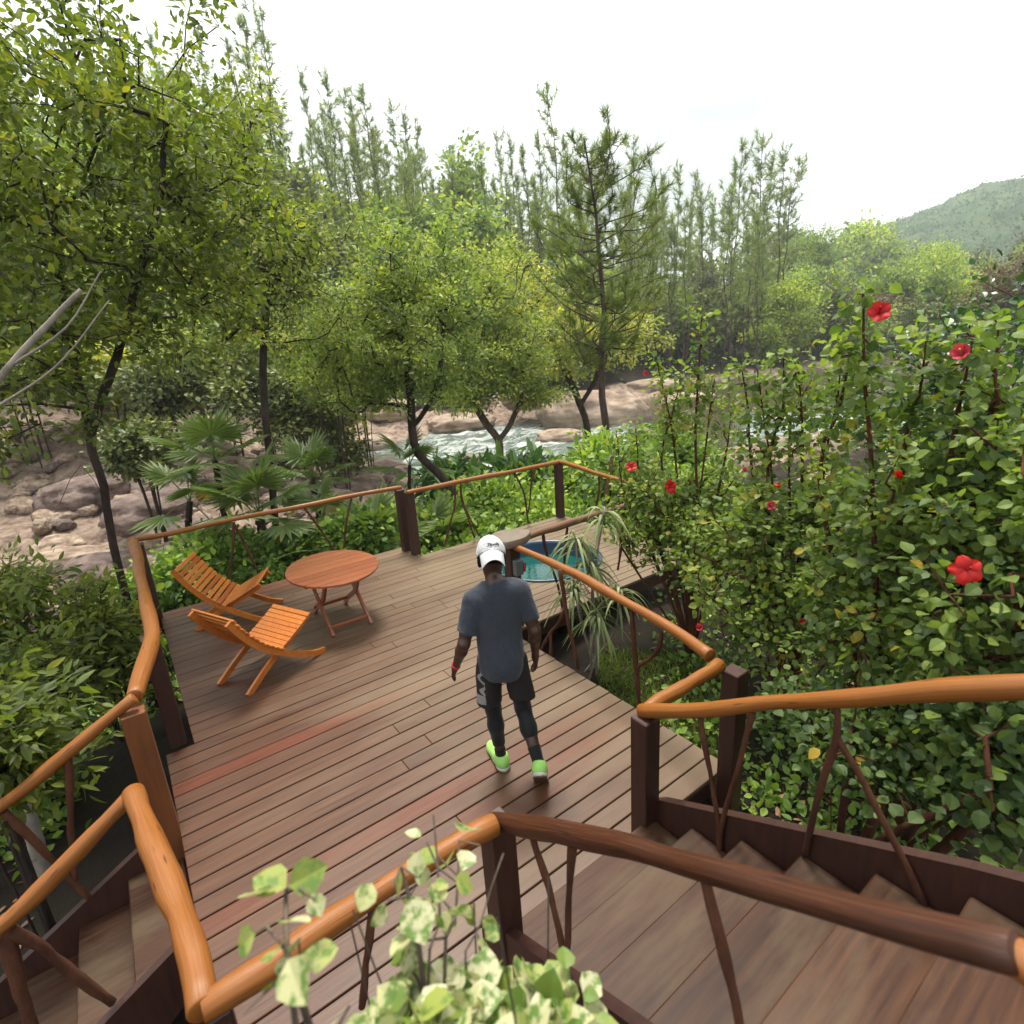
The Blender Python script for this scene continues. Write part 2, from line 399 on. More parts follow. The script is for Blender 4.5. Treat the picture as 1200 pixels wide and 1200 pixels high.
M_FERN = leafmat('leaf_fern', [(0.0, (0.03, 0.08, 0.015)), (1.0, (0.09, 0.2, 0.03))], 0.3)
M_GRASS = leafmat('leaf_grass', [(0.0, (0.06, 0.1, 0.015)), (0.7, (0.14, 0.2, 0.028)), (1.0, (0.2, 0.24, 0.04))], 0.3)
M_LITTER = leafmat('leaf_litter', [(0.0, (0.09, 0.05, 0.03)), (0.6, (0.2, 0.11, 0.055)), (1.0, (0.36, 0.19, 0.09))], 0.1)
M_RED = leafmat('petal_red', [(0.0, (0.315, 0.006, 0.0075)), (1.0, (0.54, 0.015, 0.009))], 0.25, 0.5, 0.3, None, (1.1, 0.6, 0.6))
M_PINK = leafmat('petal_pink', [(0.0, (0.3375, 0.0225, 0.045)), (1.0, (0.5625, 0.075, 0.0975))], 0.25, 0.5, 0.3, None, (1.1, 0.6, 0.6))
M_STAMEN = plain('stamen_yellow', (0.6, 0.4, 0.05))
# ------------------------------------------------------------------ the ground
CTRL = [(0, 0, -.35), (2, 0, -.25), (4, 0, -.3), (6, 0, -.1), (3.5, 3, -.38), (4, 4.2, -.45), (5, 2, -.3), (7, 3, -.3), (9, 1, .2),
        (1, 4, -.7), (3, 6, -.8), (5, 6, -.8), (-1, 3, -1.05), (-1, 6, -1.25), (-3, 4, -1.3), (-3, 0, -.6), (-6, 3, -1.2), (0, -4, .5),
        (5, -4, .6), (-6, -4, .2), (1, 8.5, -1.15), (3.5, 8.3, -.9), (5, 8, -.75), (7, 7.5, -.7), (7.5, 5, -.6), (0, -30, 3), (30, -30, 5), (-30, -20, 3)]
COLS = {-300: [(10, -.8), (30, 2), (60, 12), (120, 20)],
        -100: [(10, -1.8), (16, -2.2), (25, -1.5), (40, 3), (70, 16), (110, 26)],
        100: [(10, -1.5), (15, -2.2), (22, -2.0), (30, -.6), (36, 1), (46, 5), (70, 16), (90, 22), (130, 30)],
        250: [(11, -1.4), (16, -2.3), (22, -2.4), (30, -1.4), (38, .5), (46, 4), (70, 15), (90, 21), (130, 28)],
        370: [(11, -1.2), (16, -2.0), (23, -2.5), (28, -3.1), (36, -3.1), (42, -1.6), (52, 2), (70, 11), (90, 19), (130, 24)],
        480: [(11, -1.1), (16, -1.9), (22, -2.4), (26, -3.6), (37, -3.5), (43, -2.4), (50, -1.2), (60, 4), (80, 13), (100, 18), (130, 22)],
        600: [(11, -1.0), (16, -1.6), (22, -2.3), (26, -3.6), (39, -3.6), (47, -2.5), (56, -.6), (70, 5), (90, 10), (120, 13)],
        710: [(11, -.8), (16, -1.4), (23, -2.2), (28, -3.6), (42, -3.6), (54, -2.8), (66, -1), (80, 2), (100, 6), (130, 9)],
        850: [(11, -.6), (16, -1.1), (24, -2.3), (34, -3.3), (50, -3.5), (76, -3.5), (90, -1.6), (105, 1), (130, 4)],
        1000: [(10, -.4), (18, -1), (30, -2.3), (42, -3.4), (75, -3.6), (98, -3.3), (112, -1), (140, 3)],
        1200: [(10, 0), (20, -.3), (40, -1.6), (70, -2.3), (100, -1.5), (140, 4)],
        1450: [(10, .5), (30, 1), (70, 6), (120, 15)]}
FARZ = {-300: 45, 100: 40, 400: 26, 700: 12, 1000: 10, 1200: 14, 1450: 30}
pts = list(CTRL)
for px, l in COLS.items():
    for d, z in l: pts.append((*col(px, d), z))
for px, z in FARZ.items(): pts.append((*col(px, 300), z))
pts = np.array(pts, float)
def _warp(x, y):
    d = np.hypot(x, y) + 1e-9; k = np.log1p(d / 2) / d
    return np.stack([x * k, y * k], -1)
_Q = _warp(pts[:, 0], pts[:, 1])
def _tps(a, b):
    r2 = ((a[:, None, :] - b[None, :, :]) ** 2).sum(-1)
    return 0.5 * r2 * np.log(r2 + 1e-12)
_A = np.zeros((len(pts) + 3,) * 2); _n = len(pts)
_A[:_n, :_n] = _tps(_Q, _Q) + np.eye(_n) * 0.003
_A[:_n, _n], _A[:_n, _n + 1:] = 1, _Q
_A[_n, :_n], _A[_n + 1:, :_n] = 1, _Q.T
_W = np.linalg.solve(_A, np.r_[pts[:, 2], 0, 0, 0])
def colpx(x, y):
    """photograph column in which a place stands"""
    X, Y = np.asarray(x, float), np.asarray(y, float)
    q0 = MAT[0, 0] * X + MAT[0, 1] * Y; q2 = MAT[2, 0] * X + MAT[2, 1] * Y
    return np.where(q2 > 0.05 * np.hypot(X, Y), 600 + FOC * q0 / np.maximum(q2, 1e-6), np.where(q0 > 0, 3000, -3000))
def smooth(a, b, x):
    t = np.clip((x - a) / (b - a), 0, 1); return t * t * (3 - 2 * t)
def ground(x, y):
    """height and rockiness of the ground"""
    x, y = np.atleast_1d(np.asarray(x, float)), np.atleast_1d(np.asarray(y, float))
    q = _warp(x, y); z = np.concatenate([_tps(q[i:i + 4000], _Q) @ _W[:_n] for i in range(0, len(q), 4000)]) + _W[_n] + q @ _W[_n + 1:]
    d = np.hypot(x, y); px = colpx(x, y); p = np.stack([x, y, 0 * x], 1)
    n1 = fbm(p * 0.12, 4, 3)
    left = smooth(14, 18, d) * smooth(40, 32, d) * smooth(400, 330, px) * smooth(-700, -200, px)
    riv = smooth(-1.5, -2.1, z) * smooth(16, 20, d) * smooth(75, 58, d)
    rock = np.clip(np.maximum(left, riv) * 1.4 - smooth(0.5, 0.75, n1) * 0.35, 0, 1)
    rock = np.maximum(rock, smooth(-1.8, -2.5, z) * smooth(16, 20, d) * 0.9)
    bil = np.abs(fbm(p * 0.35, 3, 11) - 0.5) * 2; bil2 = np.abs(fbm(p * 1.1, 3, 17) - 0.5) * 2
    wet = 1 - 0.55 * smooth(-2.7, -3.2, z)
    z = z + wet * rock * ((0.42 - bil) * 1.3 + (0.4 - bil2) * 0.35)
    z = z + (1 - rock) * (fbm(p * 0.5, 4, 5) - 0.5) * np.clip(d / 14, 0.06, 1.6)
    return z, rock
def gz(x, y): return float(ground(x, y)[0][0])

FAZ = math.atan2(MAT[2, 0], MAT[2, 1])                       # azimuth of the view
az = np.concatenate([np.arange(-180, -56, 4.0), np.arange(-56, 56, 0.4), np.arange(56, 180, 4.0)])
ds = 0.25 * np.exp(np.arange(0, 1.0001, 1 / 215) * math.log(340 / 0.25))
AZ, DS = np.meshgrid(np.radians(az) + FAZ, ds, indexing='ij')
gx, gy = (np.sin(AZ) * DS).ravel(), (np.cos(AZ) * DS).ravel()
zz, rk = ground(gx, gy)
na, nd = AZ.shape
i, j = np.meshgrid(np.arange(na), np.arange(nd - 1), indexing='ij'); i, j = i.ravel(), j.ravel(); i2 = (i + 1) % na
gm, t, b = nt('ground')
geo = t.nodes.new('ShaderNodeTexCoord').outputs['Object']
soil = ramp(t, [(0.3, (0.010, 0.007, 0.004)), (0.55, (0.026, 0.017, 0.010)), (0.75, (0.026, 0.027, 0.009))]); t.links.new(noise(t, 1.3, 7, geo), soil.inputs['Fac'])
rr = ramp(t, [(0.34, (0.045, 0.032, 0.028)), (0.45, (0.19, 0.132, 0.102)), (0.56, (0.33, 0.25, 0.19)), (0.70, (0.43, 0.36, 0.29))]); t.links.new(noise(t, 1.5, 10, geo, 0.74), rr.inputs['Fac'])
vor = node(t, 'ShaderNodeTexVoronoi', Scale=0.8, feature='DISTANCE_TO_EDGE'); t.links.new(geo, vor.inputs['Vector'])
vr = ramp(t, [(0.0, (0.45, 0.4, 0.38)), (0.07, (1, 1, 1))]); t.links.new(vor.outputs['Distance'], vr.inputs['Fac'])
rock_c = rgbmix(t, 0.18, rr.outputs['Color'], vr.outputs['Color'], 'MULTIPLY')
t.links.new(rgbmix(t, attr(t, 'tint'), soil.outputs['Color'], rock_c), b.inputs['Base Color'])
b.inputs['Roughness'].default_value = 0.9; b.inputs['Specular IOR Level'].default_value = 0.25
bump(t, b, noise(t, 1.6, 10, geo, 0.74), 1.0, 0.3)
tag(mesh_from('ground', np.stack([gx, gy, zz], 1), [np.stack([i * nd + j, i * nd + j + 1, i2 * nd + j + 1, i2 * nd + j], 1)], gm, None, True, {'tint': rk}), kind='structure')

# ------------------------------------------------------------------ the river
WZ = -2.7
wa = np.radians(np.arange(-52, 52, 0.5)) + FAZ; wd = np.exp(np.linspace(math.log(17), math.log(125), 190))
AZ, DS = np.meshgrid(wa, wd, indexing='ij')
wx, wy = (np.sin(AZ) * DS).ravel(), (np.cos(AZ) * DS).ravel()
wpx, wdd = colpx(wx, wy), DS.ravel()
foam = smooth(410, 470, wpx) * smooth(790, 720, wpx) * smooth(24, 27, wdd) * smooth(50, 42, wdd)
foam = np.maximum(foam, smooth(840, 890, wpx) * smooth(1100, 1000, wpx) * smooth(30, 33, wdd) * smooth(50, 42, wdd) * 0.9)
foam = np.maximum(foam, smooth(380, 400, wpx) * smooth(470, 440, wpx) * smooth(33, 35, wdd) * smooth(41, 38, wdd) * 0.9)
wp = np.stack([wx, wy, 0 * wx], 1)
wz = WZ + foam * ((fbm(wp * 0.9, 3, 31) - 0.5) * 0.5 + (fbm(wp * 2.6, 2, 35) - 0.5) * 0.2)
na, nd = AZ.shape
i, j = np.meshgrid(np.arange(na - 1), np.arange(nd - 1), indexing='ij'); i, j = i.ravel(), j.ravel()
wm, t, b = nt('river_water')
geo = t.nodes.new('ShaderNodeTexCoord').outputs['Object']
f1 = noise(t, 0.55, 8, geo, 0.72, (1.0, 1.9, 1), 1.2)
mth = node(t, 'ShaderNodeMath', operation='MULTIPLY_ADD'); mth.inputs[1].default_value = 0.34; t.links.new(attr(t, 'tint'), mth.inputs[0]); t.links.new(f1, mth.inputs[2])
fr = ramp(t, [(0.80, (0, 0, 0)), (0.98, (1, 1, 1))]); t.links.new(mth.outputs[0], fr.inputs['Fac'])
wc = ramp(t, [(0.3, (0.03, 0.032, 0.016)), (0.7, (0.07, 0.055, 0.024))]); t.links.new(noise(t, 0.25, 3, geo), wc.inputs['Fac'])
rap = rgbmix(t, attr(t, 'tint'), wc.outputs['Color'], (0.095, 0.125, 0.11))
t.links.new(rgbmix(t, fr.outputs['Color'], rap, (0.42, 0.45, 0.43)), b.inputs['Base Color'])
rg = ramp(t, [(0, (0.07,) * 3), (1, (0.7,) * 3)]); t.links.new(fr.outputs['Color'], rg.inputs['Fac']); t.links.new(rg.outputs['Color'], b.inputs['Roughness'])
bump(t, b, noise(t, 2.2, 5, geo, 0.6, (1, 1.6, 1)), 0.25, 0.12)
tag(mesh_from('river', np.stack([wx, wy, wz], 1), [np.stack([i * nd + j, i * nd + j + 1, (i + 1) * nd + j + 1, (i + 1) * nd + j], 1)], wm, None, True, {'tint': foam}), kind='structure')

# ------------------------------------------------------------------ boulders
def icosphere(n=4):
    import bmesh
    bm = bmesh.new(); bmesh.ops.create_icosphere(bm, subdivisions=n, radius=1.0)
    V = np.array([v.co[:] for v in bm.verts]); F = np.array([[v.index for v in f.verts] for f in bm.faces]); bm.free(); return V, F
_IV, _IF = icosphere(5)
def boulder_mesh(name, seed, sq=(1, 0.8, 0.55), mat=None, V0=None):
    V = _IV.copy()
    n = fbm(V * 1.1 + seed * 7.7, 3, seed); V = V * (0.7 + 0.6 * n)[:, None]
    n2 = fbm(V * 3.2 + seed, 5, seed + 9); V = V * (0.86 + 0.28 * n2)[:, None]
    V = np.sign(V) * np.abs(V) ** 0.85 * np.array(sq)
    V[:, 2] += sq[2] * 0.35
    return mesh_from(name, V, [_IF], mat, None, True, {'tint': np.full(len(V), 0.5)})
def rockmat(name, a, b_, c):
    m, t, b = nt(name)
    r = ramp(t, [(0.3, a), (0.5, b_), (0.7, c)]); geo = t.nodes.new('ShaderNodeTexCoord').outputs['Object']
    g = noise(t, 2.2, 9, geo, 0.68); t.links.new(g, r.inputs['Fac'])
    st = noise(t, 3.0, 6, geo, 0.6, (1, 1, 5)); sr = ramp(t, [(0.4, (0.6, 0.56, 0.54)), (0.56, (1, 1, 1))]); t.links.new(st, sr.inputs['Fac'])
    t.links.new(rgbmix(t, 0.8, r.outputs['Color'], sr.outputs['Color'], 'MULTIPLY'), b.inputs['Base Color'])
    b.inputs['Roughness'].default_value = 0.85; b.inputs['Specular IOR Level'].default_value = 0.3
    bump(t, b, noise(t, 5, 8, geo, 0.7), 0.8, 0.08); return m
M_ROCK = rockmat('boulder_rock', (0.13, 0.09, 0.066), (0.31, 0.235, 0.175), (0.43, 0.35, 0.275))
M_ROCKD = rockmat('dark_rock', (0.06, 0.042, 0.038), (0.15, 0.108, 0.095), (0.25, 0.19, 0.16))
def put_boulder(px, py, d, w, sq, seed, label, mat=M_ROCK, group=None, rz=0.0):
    p = ray(px, py, d); z0 = gz(p[0], p[1])
    o = boulder_mesh('boulder', seed, sq, mat); o.location = (p[0], p[1], max(z0, WZ) - 0.25 * sq[2] * w / 2); o.scale = (w / 2,) * 3
    o.rotation_euler = (0, 0, -FAZ + rz); return tag(o, label, 'boulder', group)
put_boulder(690, 492, 42, 8.0, (1.0, 0.62, 0.5), 3, 'largest pale boulder, long and rounded, across the white water behind the pine trunk')
put_boulder(598, 462, 50, 5.0, (1.0, 0.7, 0.42), 4, 'broad tan rock shelf on the far bank behind the forked tree')
put_boulder(540, 497, 43, 5.0, (1.0, 0.7, 0.36), 5, 'flat pale rock slab above the rapids between the two riverside trees')
put_boulder(450, 490, 46, 5.0, (1.0, 0.8, 0.4), 6, 'pale rock outcrop upstream, left of the leaning tree')
put_boulder(655, 512, 35, 3.0, (1.0, 0.7, 0.4), 7, 'small tan rock in the rapids just below the largest boulder')
put_boulder(425, 520, 38, 4.2, (1.0, 0.7, 0.35), 8, 'low rock beside the small white cascade at the upper pool')
put_boulder(446, 553, 28, 3.0, (1.0, 0.7, 0.45), 9, 'dark wet rock splitting the white water at the pool outlet', M_ROCKD)
put_boulder(418, 562, 26.5, 2.6, (1.0, 0.8, 0.5), 10, 'reddish rounded rock at the edge of the brown pool')
put_boulder(545, 545, 27, 2.6, (1.0, 0.7, 0.5), 12, 'rounded brown rock in the foam behind the leaning trunk')
put_boulder(805, 480, 52, 5.0, (1.0, 0.6, 0.35), 13, 'reddish sloping rock on the far bank below the dark trees')
put_boulder(765, 458, 64, 7.0, (1.0, 0.5, 0.25), 14, 'long rusty rock ledge along the foot of the wooded bank')
put_boulder(972, 603, 14, 1.5, (1.0, 0.7, 0.5), 15, 'cream coloured rock glimpsed through the hibiscus leaves')
rng = np.random.default_rng(5)
bprot = [boulder_mesh('boulder', 40 + k, (1, rng.uniform(0.6, 0.95), rng.uniform(0.4, 0.65)), M_ROCK if k % 3 else M_ROCKD) for k in range(6)]
used = set()
for k in range(262):
    px, d = rng.uniform(-40, 345), rng.uniform(16.5, 35)
    if k >= 240: px, d = rng.uniform(345, 640), rng.uniform(23.5, 27)
    x, y = col(px, d); w = rng.uniform(0.4, 1.7) * (1.7 if k % 9 == 0 else 0.75)
    q = int(rng.integers(0, 6)); o = bprot[q] if q not in used else bprot[q].copy()
    if q in used: C.objects.link(o)
    used.add(q)
    o.location = (x, y, max(gz(x, y), WZ - 0.1) - 0.08 * w); o.scale = (w / 2,) * 3; o.rotation_euler = (rng.uniform(-.2, .2), rng.uniform(-.2, .2), rng.uniform(0, 6.28))
    tag(o, 'tan boulder, one of many strewn over the rocky bed on the left' if k < 240 else 'small worn rock along the near edge of the river', 'boulder', 'rocks of the river bed' if k < 240 else 'rocks along the near water edge')
for q in range(6):
    if q not in used: bpy.data.objects.remove(bprot[q])

# ------------------------------------------------------------------ far hill
CRX = [(600, 372), (850, 335), (930, 292), (995, 267), (1050, 250), (1085, 241), (1125, 221), (1177, 217), (1260, 205), (1400, 190), (1600, 230), (1900, 330)]
hp = np.arange(640, 1850, 3.2); hd = np.linspace(330, 760, 110)
cr_y = np.interp(hp, [a for a, _ in CRX], [b for _, b in CRX])
crest = np.array([ray(a, b, 600)[2] - 6 for a, b in zip(hp, cr_y)])
HX = np.array([col(a, 1.0) for a in hp])
prof = np.where(hd < 600, np.sin(np.clip((hd - 330) / 270, 0, 1) * PI / 2) ** 1.1, 1 - ((hd - 600) / 260) ** 2)
hxy = (HX[:, None, :] * hd[None, :, None]).reshape(-1, 2)
hz = (-4 + (crest[:, None] + 4) * prof[None, :]).ravel()
p3 = np.stack([hxy[:, 0], hxy[:, 1], 0 * hz], 1)
hz = hz + (fbm(p3 * 0.012, 3, 51) - 0.5) * 22 + (0.5 - np.abs(fbm(p3 * 0.09, 2, 55) - 0.5) * 2) * 7
M_HILL, t, b = nt('hill_canopy')
geo = t.nodes.new('ShaderNodeTexCoord').outputs['Object']
r = ramp(t, [(0.3, (0.028, 0.055, 0.03)), (0.5, (0.06, 0.1, 0.05)), (0.7, (0.11, 0.14, 0.06))]); t.links.new(noise(t, 0.05, 8, geo, 0.7), r.inputs['Fac']); t.links.new(r.outputs['Color'], b.inputs['Base Color'])
b.inputs['Roughness'].default_value = 1.0; b.inputs['Specular IOR Level'].default_value = 0.05
bump(t, b, noise(t, 0.2, 6, geo, 0.7), 1.0, 2.5)
na, nd = len(hp), len(hd)
i, j = np.meshgrid(np.arange(na - 1), np.arange(nd - 1), indexing='ij'); i, j = i.ravel(), j.ravel()
tag(mesh_from('hill', np.stack([hxy[:, 0], hxy[:, 1], hz], 1), [np.stack([i * nd + j, i * nd + j + 1, (i + 1) * nd + j + 1, (i + 1) * nd + j], 1)], M_HILL), kind='structure')
HILLV = np.stack([hxy[:, 0], hxy[:, 1], hz], 1)
# ------------------------------------------------------------------ the deck
def at(px, py, z=0.0):
    v = MAT.T @ np.array([(px - 600) / FOC, (py - 600) / FOC, 1.0]); return EYE + v * ((z - EYE[2]) / v[2])
def inx(px, py, X):
    v = MAT.T @ np.array([(px - 600) / FOC, (py - 600) / FOC, 1.0]); return EYE + v * (X / v[0])
def iny(px, py, Y):
    v = MAT.T @ np.array([(px - 600) / FOC, (py - 600) / FOC, 1.0]); return EYE + v * (Y / v[1])
TUB, TR = (4.6, 5.8), 0.79
rng = np.random.default_rng(3)
deck = bpy.data.objects.new('deck', None); C.objects.link(deck); deck['kind'] = 'structure'
def plank(m, x0, x1, y0, y1, z1, th, tint, cut=None):
    """a plank along x; cut = (cx, cy, r, side) rounds one end to a circle"""
    e = .004
    ys = np.linspace(y0, y1, 7) if cut else np.array([y0, y1])
    def xr(y):
        if not cut: return np.full(len(y), x0), np.full(len(y), x1)
        cx, cy, r, side = cut; w = np.sqrt(np.clip(r * r - (y - cy) ** 2, 0, None))
        return (np.full(len(y), x0), cx - w) if side < 0 else (cx + w, np.full(len(y), x1))
    yt = ys.copy(); yt[0] += e; yt[-1] -= e; a, b_ = xr(ys); n = len(ys); k = np.arange(n - 1)
    V = np.concatenate([np.stack([a + e, yt, np.full(n, z1)], 1), np.stack([b_ - e, yt, np.full(n, z1)], 1), np.stack([a, ys, np.full(n, z1 - e)], 1), np.stack([b_, ys, np.full(n, z1 - e)], 1),
                        np.stack([a, ys, np.full(n, z1 - th)], 1), np.stack([b_, ys, np.full(n, z1 - th)], 1)])
    F = [np.stack([k, k + n, k + n + 1, k + 1], 1)]
    for s in (0, 2):
        F += [np.stack([s * n + k + 1, s * n + 2 * n + k + 1, s * n + 2 * n + k, s * n + k], 1), np.stack([(s + 1) * n + k, (s + 3) * n + k, (s + 3) * n + k + 1, (s + 1) * n + k + 1], 1)]
        F += [np.array([[s * n, (s + 2) * n, (s + 3) * n, (s + 1) * n]]), np.array([[s * n + n - 1, (s + 1) * n + n - 1, (s + 3) * n + n - 1, (s + 2) * n + n - 1]][:1])]
    m.add(V, [np.concatenate(F)], tint)
db = MB()
bounds = [(1.545 + .1435 * k) for k in range(60)]
SPECIAL = {}
for k, y0 in enumerate(bounds[:-1]):
    y1 = bounds[k + 1]; gap = rng.uniform(.006, .013); yc = (y0 + y1) / 2
    if yc > 7.72: break
    spans = []
    if yc < 1.83: spans = [(-.2, 1.0)] + ([(1.0, 2.14)] if yc > 1.72 else [])
    elif yc < 4.75: spans = [(-.2, 3.0 if yc < 4.45 else 6.2)]
    elif yc < 7.32: spans = [(0.0, 6.2)]
    else: spans = [(0.0, 3.36)]
    out = []
    for a, b_ in spans:
        if abs(yc - TUB[1]) < TR + .07: out += [(a, TUB[0], (*TUB, TR, -1)), (TUB[0], b_, (*TUB, TR, 1))]
        else: out.append((a, b_, None))
    for a, b_, cut in out:
        joints = [a]
        if b_ - a > 2.4 and not (cut and cut[3] > 0):
            j = a + rng.uniform(1.2, 3.4)
            while j < (b_ if not cut else cut[0] - cut[2]) - .7: joints.append(j); j += rng.uniform(2.4, 3.6)
        joints.append(b_ + (rng.uniform(-.006, .006) if not cut else 0))
        for u, w in zip(joints[:-1], joints[1:]):
            last = w == joints[-1]
            t_ = float(np.clip(rng.beta(3.2, 3.2), 0, .86)) if rng.random() > .09 else rng.uniform(.9, 1)
            plank(db, u + .0015, w - .0015, y0 + gap / 2, y1 - gap / 2, rng.uniform(-.0015, .0015), .032, t_, cut if (cut and (last if cut[3] < 0 else True)) else None)
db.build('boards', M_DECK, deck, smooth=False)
fb = MB()
def fascia(p0, p1, h=.2, th=.035, z=-.036): fb.bar((p0[0], p0[1], z - h / 2), (p1[0], p1[1], z - h / 2), th, h, b=.003, up=(0, 0, 1))
def edge(p0, p1, h=.2, z=-.034):
    p0, p1 = np.array(p0, float), np.array(p1, float); d = p1 - p0; l = np.linalg.norm(d); a = math.atan2(d[1], d[0])
    M = np.eye(4); M[:3, 0] = (math.cos(a), math.sin(a), 0); M[:3, 1] = (-math.sin(a), math.cos(a), 0); M[:3, 3] = (p0[0], p0[1], 0)
    fb.box((0, -.017, z - h), (l, .017, z), .5, .003, M)
for p, q in (((-.16, 1.6), (.98, 1.6)), ((2.18, 1.9), (2.94, 1.9)), ((2.955, 1.93), (2.955, 4.42)), ((3.0, 4.50), (6.14, 4.50)), ((6.155, 4.55), (6.155, 7.22)), ((3.38, 7.28), (6.12, 7.28)), ((.04, 7.68), (3.32, 7.68)), ((.04, 4.78), (.04, 7.62)), ((-.16, 1.66), (-.16, 4.72))): edge(p, q)
fb.build('edge_boards', M_DARK, deck, autosmooth=30)
jm = MB()
for y in (2.2, 3.2, 4.2, 5.2 - .7, 6.9, 7.5): jm.box((0.1, y, -.19), (2.9 if y < 4.4 else 3.3, y + .06, -.037), .5, .003)
for x, y in ((.1, 1.8), (1.5, 2.3), (2.85, 2.3), (2.85, 4.3), (.1, 4.3), (.2, 7.4), (3.1, 7.2), (6.0, 7.1), (6.0, 4.65), (4.4, 4.62), (.1, 5.9), (1.6, 7.4)):
    jm.box((x - .07, y - .07, gz(x, y) - .2), (x + .07, y + .07, -.192 if y not in (4.3,) else -.193), .5, .004)
jm.build('under_frame', M_DARK, deck, autosmooth=30)
# the outer rim boards of the deck, redder than the rest
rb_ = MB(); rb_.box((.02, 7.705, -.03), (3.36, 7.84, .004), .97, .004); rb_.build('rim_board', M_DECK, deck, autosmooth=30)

# ------------------------------------------------------------------ the tub
tub = thing('plunge_tub', 'round dark blue plunge tub sunk into the deck, full of green water', 'tub', (TUB[0], TUB[1], -.65))
M_TUBB = plain('tub_blue', (0.035, 0.075, 0.14), .35, .5, 0, ((0.05, 0.12, 0.2), 3))
mw, t, b = nt('tub_water'); b.inputs['Base Color'].default_value = (0.006, 0.06, 0.055, 1); b.inputs['Roughness'].default_value = .04
bump(t, b, noise(t, 7, 3), .12, .03)
an = np.linspace(0, 2 * PI, 97)[:-1]; cs, sn = np.cos(an), np.sin(an)
m = MB(); prof_ = [(TR - .012, .63), (TR + .012, .668), (TR - .02, .675), (TR - .045, .66), (TR - .05, .62), (TR - .05, 0), (.01, 0)]
V = np.concatenate([np.stack([r_2 * cs, r_2 * sn, np.full(96, z)], 1) for r_2, z in prof_]); k = np.arange(96); k2 = (k + 1) % 96
m.add(V, [np.concatenate([np.stack([i * 96 + k, i * 96 + k2, (i + 1) * 96 + k2, (i + 1) * 96 + k], 1) for i in range(len(prof_) - 1)])]); m.build('shell', M_TUBB, tub)
m = MB(); V = np.concatenate([np.stack([r_2 * cs, r_2 * sn, np.full(96, .47)], 1) for r_2 in (TR - .052, .4)] + [np.array([[0, 0, .47]])])
m.add(V, [np.stack([k, k2, 96 + k2, 96 + k], 1), np.stack([96 + k, 96 + k2, np.full(96, 192)], 1)]); m.build('water', mw, tub)
p = [(TR * math.cos(a) * f, TR * math.sin(a) * f, z) for a, f, z in ((2.55, .8, .5), (2.5, .93, .66), (2.35, 1.0, .70), (2.15, 1.0, .70), (2.05, .93, .67), (2.0, .86, .55))]
m = MB(); m.tube(spline(p, .03), .018, 8); m.build('overflow_pipe', plain('white_plastic', (.75, .76, .74), .4), tub)

# ------------------------------------------------------------------ railings
def log(m, P, r, seed=0, wob=.18, n=14, r1=None, step=.06):
    S = spline(P, step); f = np.linspace(0, 1, len(S)); R = (r + ((r1 or r) - r) * f) * (1 + .09 * np.sin(f * 9 + seed) + .05 * np.sin(f * 23 + seed * 2))
    J = np.stack([fbm(np.stack([f * 5 + seed, 0 * f, 0 * f + k], 1), 2, seed + k) - .5 for k in range(3)], 1) * r * .45
    J *= np.minimum(1, np.minimum(f, 1 - f) * 8)[:, None]
    m.tube(S + J, R, n, wob=wob, seed=seed)
def stick(m, P, r=.016, seed=0, r1=None): log(m, P, r, seed, .35, 8, r1 or r * .85, .05)
def posts(root, l, mat=M_DARK, w=.12):
    for (x, y, z0, z1) in l:
        m = MB(); m.box((x - w / 2, y - w / 2, z0), (x + w / 2, y + w / 2, z1), .5, .006); m.build('post', mat, root, autosmooth=30)
def railing(label, rails, post=(), sticks=(), mat=M_LOG, pmat=M_DARK, w=.12, r=.016, name='railing'):
    root = thing(name, label, 'railing', (rails[0][0][0][0], rails[0][0][0][1], 0)); inv = -np.array(root.location)
    for k, (P, rr, r1) in enumerate(rails):
        m = MB(); log(m, np.array(P) + inv, rr * .92, k + len(label), .06, 16, r1 * .92); m.build('handrail', mat, root)
    posts(root, [(a + inv[0], b_ + inv[1], c, d) for a, b_, c, d in post], pmat, w)
    for k, sl_ in enumerate(sticks):
        m = MB()
        for q, P in enumerate(sl_): stick(m, np.array(P) + inv, r * (1 - .1 * (q > 0)), k * 5 + q)
        m.build('baluster', M_STICK, root)
    return root
rl = railing('wavy orange log railing along the left deck edge, behind the slatted chairs',
    [([at(158, 816, 1.0), at(168, 783, 1.0), at(178, 752, .99), at(177, 735, 1.0), at(170, 700, 1.0), at(163, 668, 1.0), at(161, 655, 1.0), at(155, 634, 1.0)], .055, .06)],
    [(-.1, 4.8, 0, .97), (-.03, 7.72, -.2, .97)], [[[inx(174, 690, -.04), inx(182, 708, -.03), inx(187, 726, -.03), inx(188, 742, -.03)]]])
m = MB(); o_ = np.array(rl.location); m.box((-.325 - o_[0], 3.715 - o_[1], -1.3), (-.195 - o_[0], 3.845 - o_[1], .945), .5, .006); m.build('post', M_POST, rl, autosmooth=30)
railing('long thin log railing at the back left, in front of the fan palms',
    [([at(154, 633, 1.0), at(200, 625.5, 1.0), at(258, 612, 1.0), at(300, 603, 1.0), at(352, 594, 1.0), at(410, 582, 1.0), at(470, 571, 1.0)], .034, .036)],
    [(3.33, 7.66, -.2, .98), (3.36, 7.40, 0, .98)],
    [[[iny(274, 612, 7.76), iny(273, 640, 7.76), iny(270, 662, 7.76), iny(267, 683, 7.76)], [iny(275, 615, 7.76), iny(288, 640, 7.76), iny(303, 671, 7.76)]], [[iny(357, 596, 7.76), iny(372, 615, 7.76), iny(392, 645, 7.76)]], [[iny(412, 584, 7.76), iny(408, 600, 7.76), iny(405, 620, 7.76), iny(403, 642, 7.76)]]], r=.017)
